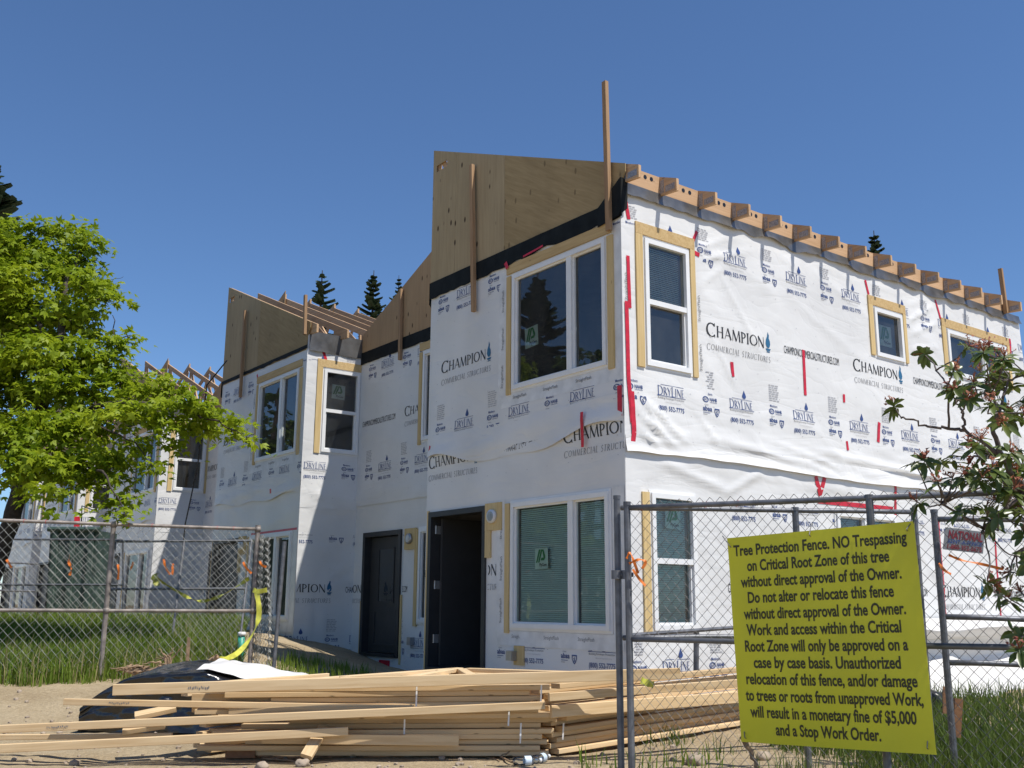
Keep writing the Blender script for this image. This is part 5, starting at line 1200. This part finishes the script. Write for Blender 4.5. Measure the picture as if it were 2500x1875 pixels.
# ------------------------------------------------------------------ odds and ends on the site
def lump(mb, c, rad, seed, n=10, k=.25, flat=0):
    V = []; F = []
    for j in range(n+1):
        th = math.pi*j/n
        for i in range(2*n):
            ph = math.pi*i/n; d = Vector((math.sin(th)*math.cos(ph), math.sin(th)*math.sin(ph), math.cos(th))); s = 1+k*noise.noise(d*1.6+Vector((seed, seed*2, 0)))+k*.4*noise.noise(d*4+Vector((seed, 0, 5)))
            V.append(Vector(c)+Vector((d.x*rad[0]*s, d.y*rad[1]*s, d.z*rad[2]*s)))
    for j in range(n):
        for i in range(2*n): F.append((j*2*n+i, j*2*n+(i+1) % (2*n), (j+1)*2*n+(i+1) % (2*n), (j+1)*2*n+i))
    mb.add(V, F)
def drape(name, fn, nu, nv, mat, parent=None):
    mb = MB(); V = [fn(i/nu, j/nv) for j in range(nv+1) for i in range(nu+1)]
    mb.add(V, [(j*(nu+1)+i, j*(nu+1)+i+1, (j+1)*(nu+1)+i+1, (j+1)*(nu+1)+i) for j in range(nv) for i in range(nu)]); return mb.build(name, mat, parent, True)
# black wrapped pallet with a white top
bc = cf(-2.85, 10.0); bc.z = gz(bc.x, bc.y)
bw = empty("wrapped_pallet", bc, "bundle wrapped in shiny black plastic with a white top, behind the boards", "bundle")
def bun(u, v):                                                   # v: 0 front ground .. 1 back; a slack sheet over crates
    x = -1.0+2.2*u; t = v
    y, z = (-.5, t/.35) if t < .35 else (-.5+1.1*(t-.35)/.45, 1.0) if t < .8 else (.6, 1-(t-.8)/.2)
    top = .40+.10*min(1, max(0, (x+1.0)/.7))-.22*max(0, (x-.1)/1.1)+.06*(y+.5)
    if x < -.62: top *= 1-.5*((-.62-x)/.38)**1.4
    nz = noise.noise(Vector((x*3.6, y*3+z*2, 3)))*.06+noise.noise(Vector((x*9, z*7+y*6, 6)))*.03+abs(noise.noise(Vector((x*5+z*4, z*5-x*2+y*3, 9))))*.05
    return bc+RGT*(x+nz*.5)+FWD*(y-nz*.9)+Vector((0, 0, max(-.03, z*top+nz*.35*(1 if t > .1 else 0))))
drape("plastic_wrap", bun, 70, 60, M['bag'], bw)
drape("white_top_sheet", lambda u, v: bun((.44+.40*u), .385+.36*v)+Vector((0, 0, .03+.02*noise.noise(Vector((u*5, v*4, 2)))))-FWD*.03*(1-v), 26, 18, M['tarpw'], bw)
# white sheeting heaped along the house at the right
HP = [(0, 1.02), (-.34, .98), (-.52, .90), (-.46, .82), (-.26, .76), (-.22, .50), (-.45, .34), (-.8, .16), (-1.05, .03)]
def heap(u, v):                                                   # bulging lip, tucked under, then flaring to the ground
    x = 4.2+7.2*u; t = v*(len(HP)-1); i = min(int(t), len(HP)-2); f = t-i; y = HP[i][0]*(1-f)+HP[i+1][0]*f; z = HP[i][1]*(1-f)+HP[i+1][1]*f
    nz = noise.noise(Vector((x*.9, v*2, 8)))*.10+noise.noise(Vector((x*.6+v*2.0, v*8, 2)))*.07+noise.noise(Vector((x*2.5-v*3, v*5, 4)))*.03
    k = min(1, v*4)*(1 if v < .95 else .4)
    return Vector((x, y*(1+.25*noise.noise(Vector((x*.7, 1, 1))))-nz*k-.04, max(.05, z+nz*k*.7)))
hp = drape("plastic_sheeting", heap, 110, 48, M['tarpw']); tag(hp, "white plastic sheeting bunched along the foot of the sunlit side wall", "sheeting")
mb = MB(); c = onz(2338, 1692, .05); lump(mb, c+Vector((0, 0, .10)), (.26, .2, .15), 3, 10, .4); tag(mb.build("sandbag", M['black'], None, True), "black bag lying at the foot of the white sheeting", "bag")
mb = MB(); c = onz(2285, 1735, .05); lump(mb, c+Vector((0, 0, .08)), (.2, .2, .14), 5, 10, .4); tag(mb.build("sandbag", M['black'], None, True), "black bag partly hidden behind the sign's lower right corner", "bag")
def stake(px, y0, y1, d, w, lb, mat='brace', lean=0):
    a, b = at(px, y0, d), at(px+lean, y1, d); mb = MB(); mb.bar(b, a, w, w*.5, FWD); e = a+(a-b).normalized()*-.02; tag(mb.build("survey_stake", M[mat], None), lb, "stake", "wooden survey stakes")
stake(461, 1556, 1626, 12.6, .035, "thin pinkish survey stake in the grass", 'root', -4); stake(2306, 1676, 1742, 9.2, .03, "narrow dark stake right of the yellow sign", 'weath'); stake(2340, 1706, 1800, 8.0, .06, "short broad stake in the rough grass right of the sign", 'weath', -6)
# green capped pipe
p0 = at(587, 1600, 13.9); p1 = at(590, 1551, 13.9)
gp = empty("capped_pipe", p0, "green upright pipe with a white cap by the fence end", "pipe")
mb = MB(); mb.tube([p0-Vector((0, 0, .15)), p1], .045, 14); mb.build("pipe", M['pipeg'], gp, True); mb = MB(); mb.tube([p1-Vector((0,0,.005)), p1+Vector((0, 0, .03)), p1+Vector((0, 0, .045))], [.055, .055, .04], 14); mb.build("cap", M['lampw'], gp, True)
# log and roots
mb = MB(); limb(mb, [at(455, 1634, 12.1), at(492, 1628, 12.1), at(515, 1615, 12.1), at(531, 1603, 12.1)], .05, .03, 8, .02, 4); limb(mb, [at(522, 1610, 12.1), at(530, 1598, 12.05)], .02, .008, 5, .01, 5); tag(mb.build("fallen_branch", M['root'], None, True), "pale fallen branch lying at the grass edge", "branch")
mb = MB(); rr = random.Random(2)
for i in range(22):
    a = at(rr.uniform(308, 400), rr.uniform(1628, 1648), 11.9); limb(mb, [a, a+RGT*rr.uniform(-.2, .2)+Vector((0, 0, rr.uniform(.0, .08))), a+RGT*rr.uniform(-.35, .35)+FWD*rr.uniform(-.1, .1)+Vector((0, 0, rr.uniform(-.03, .05)))], .02, .005, 5, .03, i)
for i in range(9):
    a = at(408, 1632, 11.95); limb(mb, [a, a+RGT*rr.uniform(-.06, .06)+Vector((0, 0, .12)), a+RGT*rr.uniform(-.15, .18)+Vector((0, 0, rr.uniform(.1, .26)))], .014, .004, 5, .02, 40+i)
tag(mb.build("root_clump", M['root'], None, True), "dried root clump behind the black wrapped bundle", "roots")
# stones and twigs
for i, (px, py, s, lb) in enumerate([(1015, 1817, .075, "round stone at the foot of the lumber stack"), (1047, 1820, .055, "small stone right of the round one by the stack"), (738, 1863, .055, "pale stone near the bottom edge, left of centre"), (375, 1652, .12, "pale rounded stone by the grass edge"), (1700, 1862, .085, "rough rock by the fence's bottom rail"), (640, 1866, .05, "small dark pebble near the pale stone"), (1865, 1855, .06, "rock in the grass under the yellow sign")]):
    mb = MB(); c = onz(px, py, .02); c.z = gz(c.x, c.y)+s*.35; lump(mb, c, (s, s*.85, s*.62), i+2.5, 9, .35); tag(mb.build("stone", M['stone'], None, True), lb, "stone", "stones on the dirt")
for i, (pp, rad, lb) in enumerate([([(1215, 1818), (1222, 1845), (1265, 1868)], .012, "forked dry twig left of the bottles"), ([(1100, 1836), (1160, 1833), (1220, 1852)], .009, "thin dry twig in front of the stack"), ([(1815, 1800), (1850, 1850), (1865, 1878)], .022, "dry stick leaning below the sign's left corner"), ([(640, 1842), (720, 1846), (800, 1838)], .009, "dry root strand on the dirt at lower left")]):
    mb = MB(); P = []
    for (x, y) in pp:
        c = onz(x, min(y, 1874), .03); c.z = gz(c.x, c.y)+rad; P.append(c)
    if i == 0: P[0].z += .12
    if i == 2: P = [at(1812, 1798, 6.95), at(1836, 1842, 6.9), at(1850, 1880, 6.85)]
    limb(mb, P, rad, rad*.5, 6, .015, 70+i)
    if i == 0: limb(mb, [P[1], P[1]+RGT*.1+Vector((0, 0, .06))], .008, .004, 5, .01, 3)
    tag(mb.build("dry_twig", M['root'], None, True), lb, "twig", "dry twigs on the dirt")
# plastic bottles
def bottle(px, py, yaw, lb):
    c = onz(px, py, .03); c.z = gz(c.x, c.y)+.035; e = empty("plastic_bottle", c, lb, "bottle", "empty plastic bottles")
    ax = RGT*math.cos(yaw)+FWD*math.sin(yaw); prof = [(-.10, .012), (-.098, .031), (-.05, .033), (-.03, .030), (0, .033), (.04, .033), (.065, .024), (.085, .013), (.095, .0125)]
    mb = MB(); mb.tube([c+ax*t for t, _ in prof], [q for _, q in prof], 14); mb.build("bottle_body", M['clear'], e, True); mb = MB(); mb.tube([c+ax*.096, c+ax*.112], .0145, 12); mb.build("cap", M['lampw'], e, True)
    mb = MB(); mb.tube([c-ax*.02, c+ax*.03], .0337, 14, 0, False); mb.build("paper_label", plain("pale_label", (.55, .65, .75), .5), e, True)
bottle(1286, 1866, .3, "clear plastic bottle lying on the dirt, left of its twin"); bottle(1322, 1856, 1.0, "clear plastic bottle lying on the dirt, nearer the fence post")
# caution tapes and ribbons
def ribbon(name, P, w, mat, lb, cat, group, tw=2.0):
    P = [Vector(p) for p in P]; n = 8; Q = []
    for i in range(len(P)-1):
        for j in range(n):
            p0, p1, p2, p3 = P[max(i-1, 0)], P[i], P[i+1], P[min(i+2, len(P)-1)]; t = j/n
            Q.append(.5*((2*p1)+(p2-p0)*t+(2*p0-5*p1+4*p2-p3)*t*t+(3*p1-p0-3*p2+p3)*t**3))
    Q.append(P[-1]); V = []
    for i, q in enumerate(Q):
        a = tw*noise.noise(Vector((i*.13, w*50, len(P)*1.7)))*2.2; d = (Q[min(i+1, len(Q)-1)]-Q[max(i-1, 0)]).normalized(); s = d.cross(FWD); s = s.normalized() if s.length > .05 else RGT; s = s*math.cos(a)+FWD*math.sin(a); V += [q-s*w/2, q+s*w/2]
    mb = MB(); mb.add(V, [(2*i, 2*i+1, 2*i+3, 2*i+2) for i in range(len(Q)-1)]); tag(mb.build(name, M[mat], None, True), lb, cat, group)
YG = "yellow caution tape on the left fence"
ribbon("caution_tape", [at(x, y, d) for x, y, d in ((652, 1440, 13.1), (630, 1444, 13.1), (618, 1440, 13.15))], .06, 'ytape', "yellow tape tied round the bunched mesh", "caution tape", YG, .3)
ribbon("caution_tape", [at(x, y, d) for x, y, d in ((626, 1444, 13.1), (632, 1480, 13.1), (630, 1515, 13.1), (612, 1556, 12.9), (580, 1594, 12.6), (545, 1609, 12.3), (517, 1606, 12.1))], .065, 'ytape', "yellow tape trailing from the fence end down to the fallen branch", "caution tape", YG, 1.0)
ribbon("caution_tape", [at(x, y, d) for x, y, d in ((378, 1410, 14.7), (420, 1436, 14.8), (462, 1460, 14.9), (500, 1467, 14.6), (550, 1449, 14.2), (608, 1412, 13.6))], .05, 'ytape', "yellow tape sagging between the two left fence panels", "caution tape", YG, 1.6)
ribbon("caution_tape", [at(x, y, 14.6) for x, y in ((385, 1400), (376, 1415), (386, 1430))], .09, 'ytape', "knot of yellow tape on the leaning fence panel", "caution tape", YG, 1.6)
ribbon("caution_tape", [at(1565, 1661, 7.9), at(1583, 1668, 7.85), at(1596, 1672, 7.8)], .055, 'ytape', "scrap of yellow tape on the lumber behind the right fence", "caution tape", None, .5)
OG = "orange ribbons tied to the fences"
for i, (pp, d, lb) in enumerate([([(170, 1354), (168, 1372), (174, 1388), (170, 1405)], 12.0, "long orange ribbon left of the grass fence's mid post"), ([(400, 1365), (404, 1385), (416, 1402)], 13.0, "orange ribbon at the middle of the grass fence"), ([(422, 1376), (421, 1404)], 13.0, "short orange ribbon beside the middle one"), ([(288, 1378), (290, 1395), (288, 1415)], 12.6, "orange ribbon just right of the grass fence's mid post"), ([(594, 1372), (600, 1385), (614, 1400)], 13.2, "orange ribbon near the grass fence's end post"), ([(634, 1370), (640, 1380), (650, 1384)], 13.1, "orange ribbon on the bunched mesh"), ([(16, 1366), (22, 1376), (28, 1386)], 12.4, "orange ribbon at the left frame edge"), ([(326, 1372), (318, 1392)], 14.9, "faint orange ribbon on the leaning fence panel"), ([(1530, 1364), (1538, 1350), (1548, 1372), (1558, 1400)], 7.15, "orange ribbon knotted to the right fence's end post"), ([(1536, 1376), (1560, 1366), (1576, 1372), (1568, 1388)], 7.12, "orange ribbon fluttering beside the end post knot"), ([(1545, 1390), (1560, 1412), (1576, 1430)], 7.12, "pale orange ribbon tail below the end post knot"), ([(2316, 1355), (2350, 1368), (2400, 1378), (2450, 1390)], 7.3, "orange ribbon stretched under the small grey sign"), ([(2292, 1375), (2306, 1392), (2322, 1402)], 7.3, "short orange ribbon left of the stretched one")]):
    ribbon("flagging_ribbon", [at(x, y, d) for x, y in pp], .03 if d > 10 else .02, 'orange', lb, "ribbon", OG, 1.2)
# cable from the second house
mb = MB(); mb.tube([at(554, 880, 16.2), at(505, 940, 16.6), at(482, 1140, 16.8), at(452, 1280, 17.0), at(438, 1420, 17.0)], .012, 5); tag(mb.build("power_cable", M['black'], None, True), "thin cable hanging from the second house's plywood gable", "cable")
mb = MB(); mb.tube([at(240, 1250, 19), at(200, 1235, 22), at(196, 1400, 22)], .012, 5); tag(mb.build("power_cable", M['black'], None, True), "thin cable running down the third house corner behind the maple", "cable")
# dumpster
db = cf(-8.5, 20.2); db.z = gz(db.x, db.y)
dm = empty("dumpster", db, "dark green steel dumpster behind the left fence", "dumpster")
def D_(x, y, z): return db+RGT*x+FWD*y+Vector((0, 0, z))
mb = MB(); mb.hexa([D_(-.50,0,.25), D_(.36,0,.25), D_(.36,.8,.25), D_(-.50,.8,.25), D_(-.55,-.08,2.2), D_(.41,-.08,2.2), D_(.41,.85,2.2), D_(-.55,.85,2.2)]); mb.build("bin", M['dump'], dm)
for x in (-.42, -.08, .28):
    mb = MB(); mb.hexa([D_(x-.05,-.06,.25), D_(x+.05,-.06,.25), D_(x+.05,-.005,.25), D_(x-.05,-.005,.25), D_(x-.05,-.14,2.2), D_(x+.05,-.14,2.2), D_(x+.05,-.085,2.2), D_(x-.05,-.085,2.2)]); mb.build("rib", M['dump'], dm)
mb = MB(); mb.tube([D_(-.58,-.12,2.22), D_(.44,-.12,2.22)], .05, 8); mb.build("rim", M['dump'], dm)
for x in (-.4, .26):
    mb = MB(); mb.tube([D_(x-.05, .2, .12), D_(x+.05, .2, .12)], .12, 12); mb.build("wheel", M['black'], dm)
# dirt heap by the leaning fence
mb = MB(); c = cf(-5.9, 19.5); lump(mb, (c.x, c.y, .25), (1.3, 1.0, .55), 4, 14, .3); tag(mb.build("dirt_heap", M['dirt'], None, True), kind="structure")

# loose clods on the dirt, and mill stamps on the boards
mb = MB(); rr = random.Random(21)
for i in range(420):
    cy = rr.uniform(6.9, 11.5)**1.0; cx = rr.uniform(-.52*cy, .16*cy); c = cfg(cx, cy); q = rr.uniform(.008, .03)*(1.7 if rr.random() < .08 else 1); lump(mb, c+Vector((0, 0, q*.3)), (q, q*.9, q*.65), i*1.3, 3, .5)
o = tag(mb.build("dirt_clods", M['stone'], None, False), "small clods scattered over the dirt", "clods", None, "stuff")
for o in [q for q in scene.objects if q.name.startswith("board") and q.get("category") == "board"][:3]:
    L = o.dimensions.x; h2 = max(v.co.y for v in o.data.vertices); zt_ = max(v.co.z for v in o.data.vertices); ym = min(v.co.y for v in o.data.vertices); mb = MB(); rq = random.Random(int(L*100)); x0 = L*.13; x = x0
    while x < x0+.15:
        w = rq.uniform(.004, .009); a = rq.uniform(-.35, .0)*zt_; mb.add([(x, ym-.0015, a-zt_*.12), (x+w, ym-.0015, a-zt_*.12), (x+w, ym-.0015, a+zt_*.3), (x, ym-.0015, a+zt_*.3)], [(0, 1, 2, 3)]); x += w+rq.uniform(.003, .008)
    me = bpy.data.meshes.new("mill_stamp"); me.from_pydata(mb.v, [], mb.f); me.materials.append(M['ink_g']); st = bpy.data.objects.new("mill_stamp", me); col.objects.link(st); st.parent = o
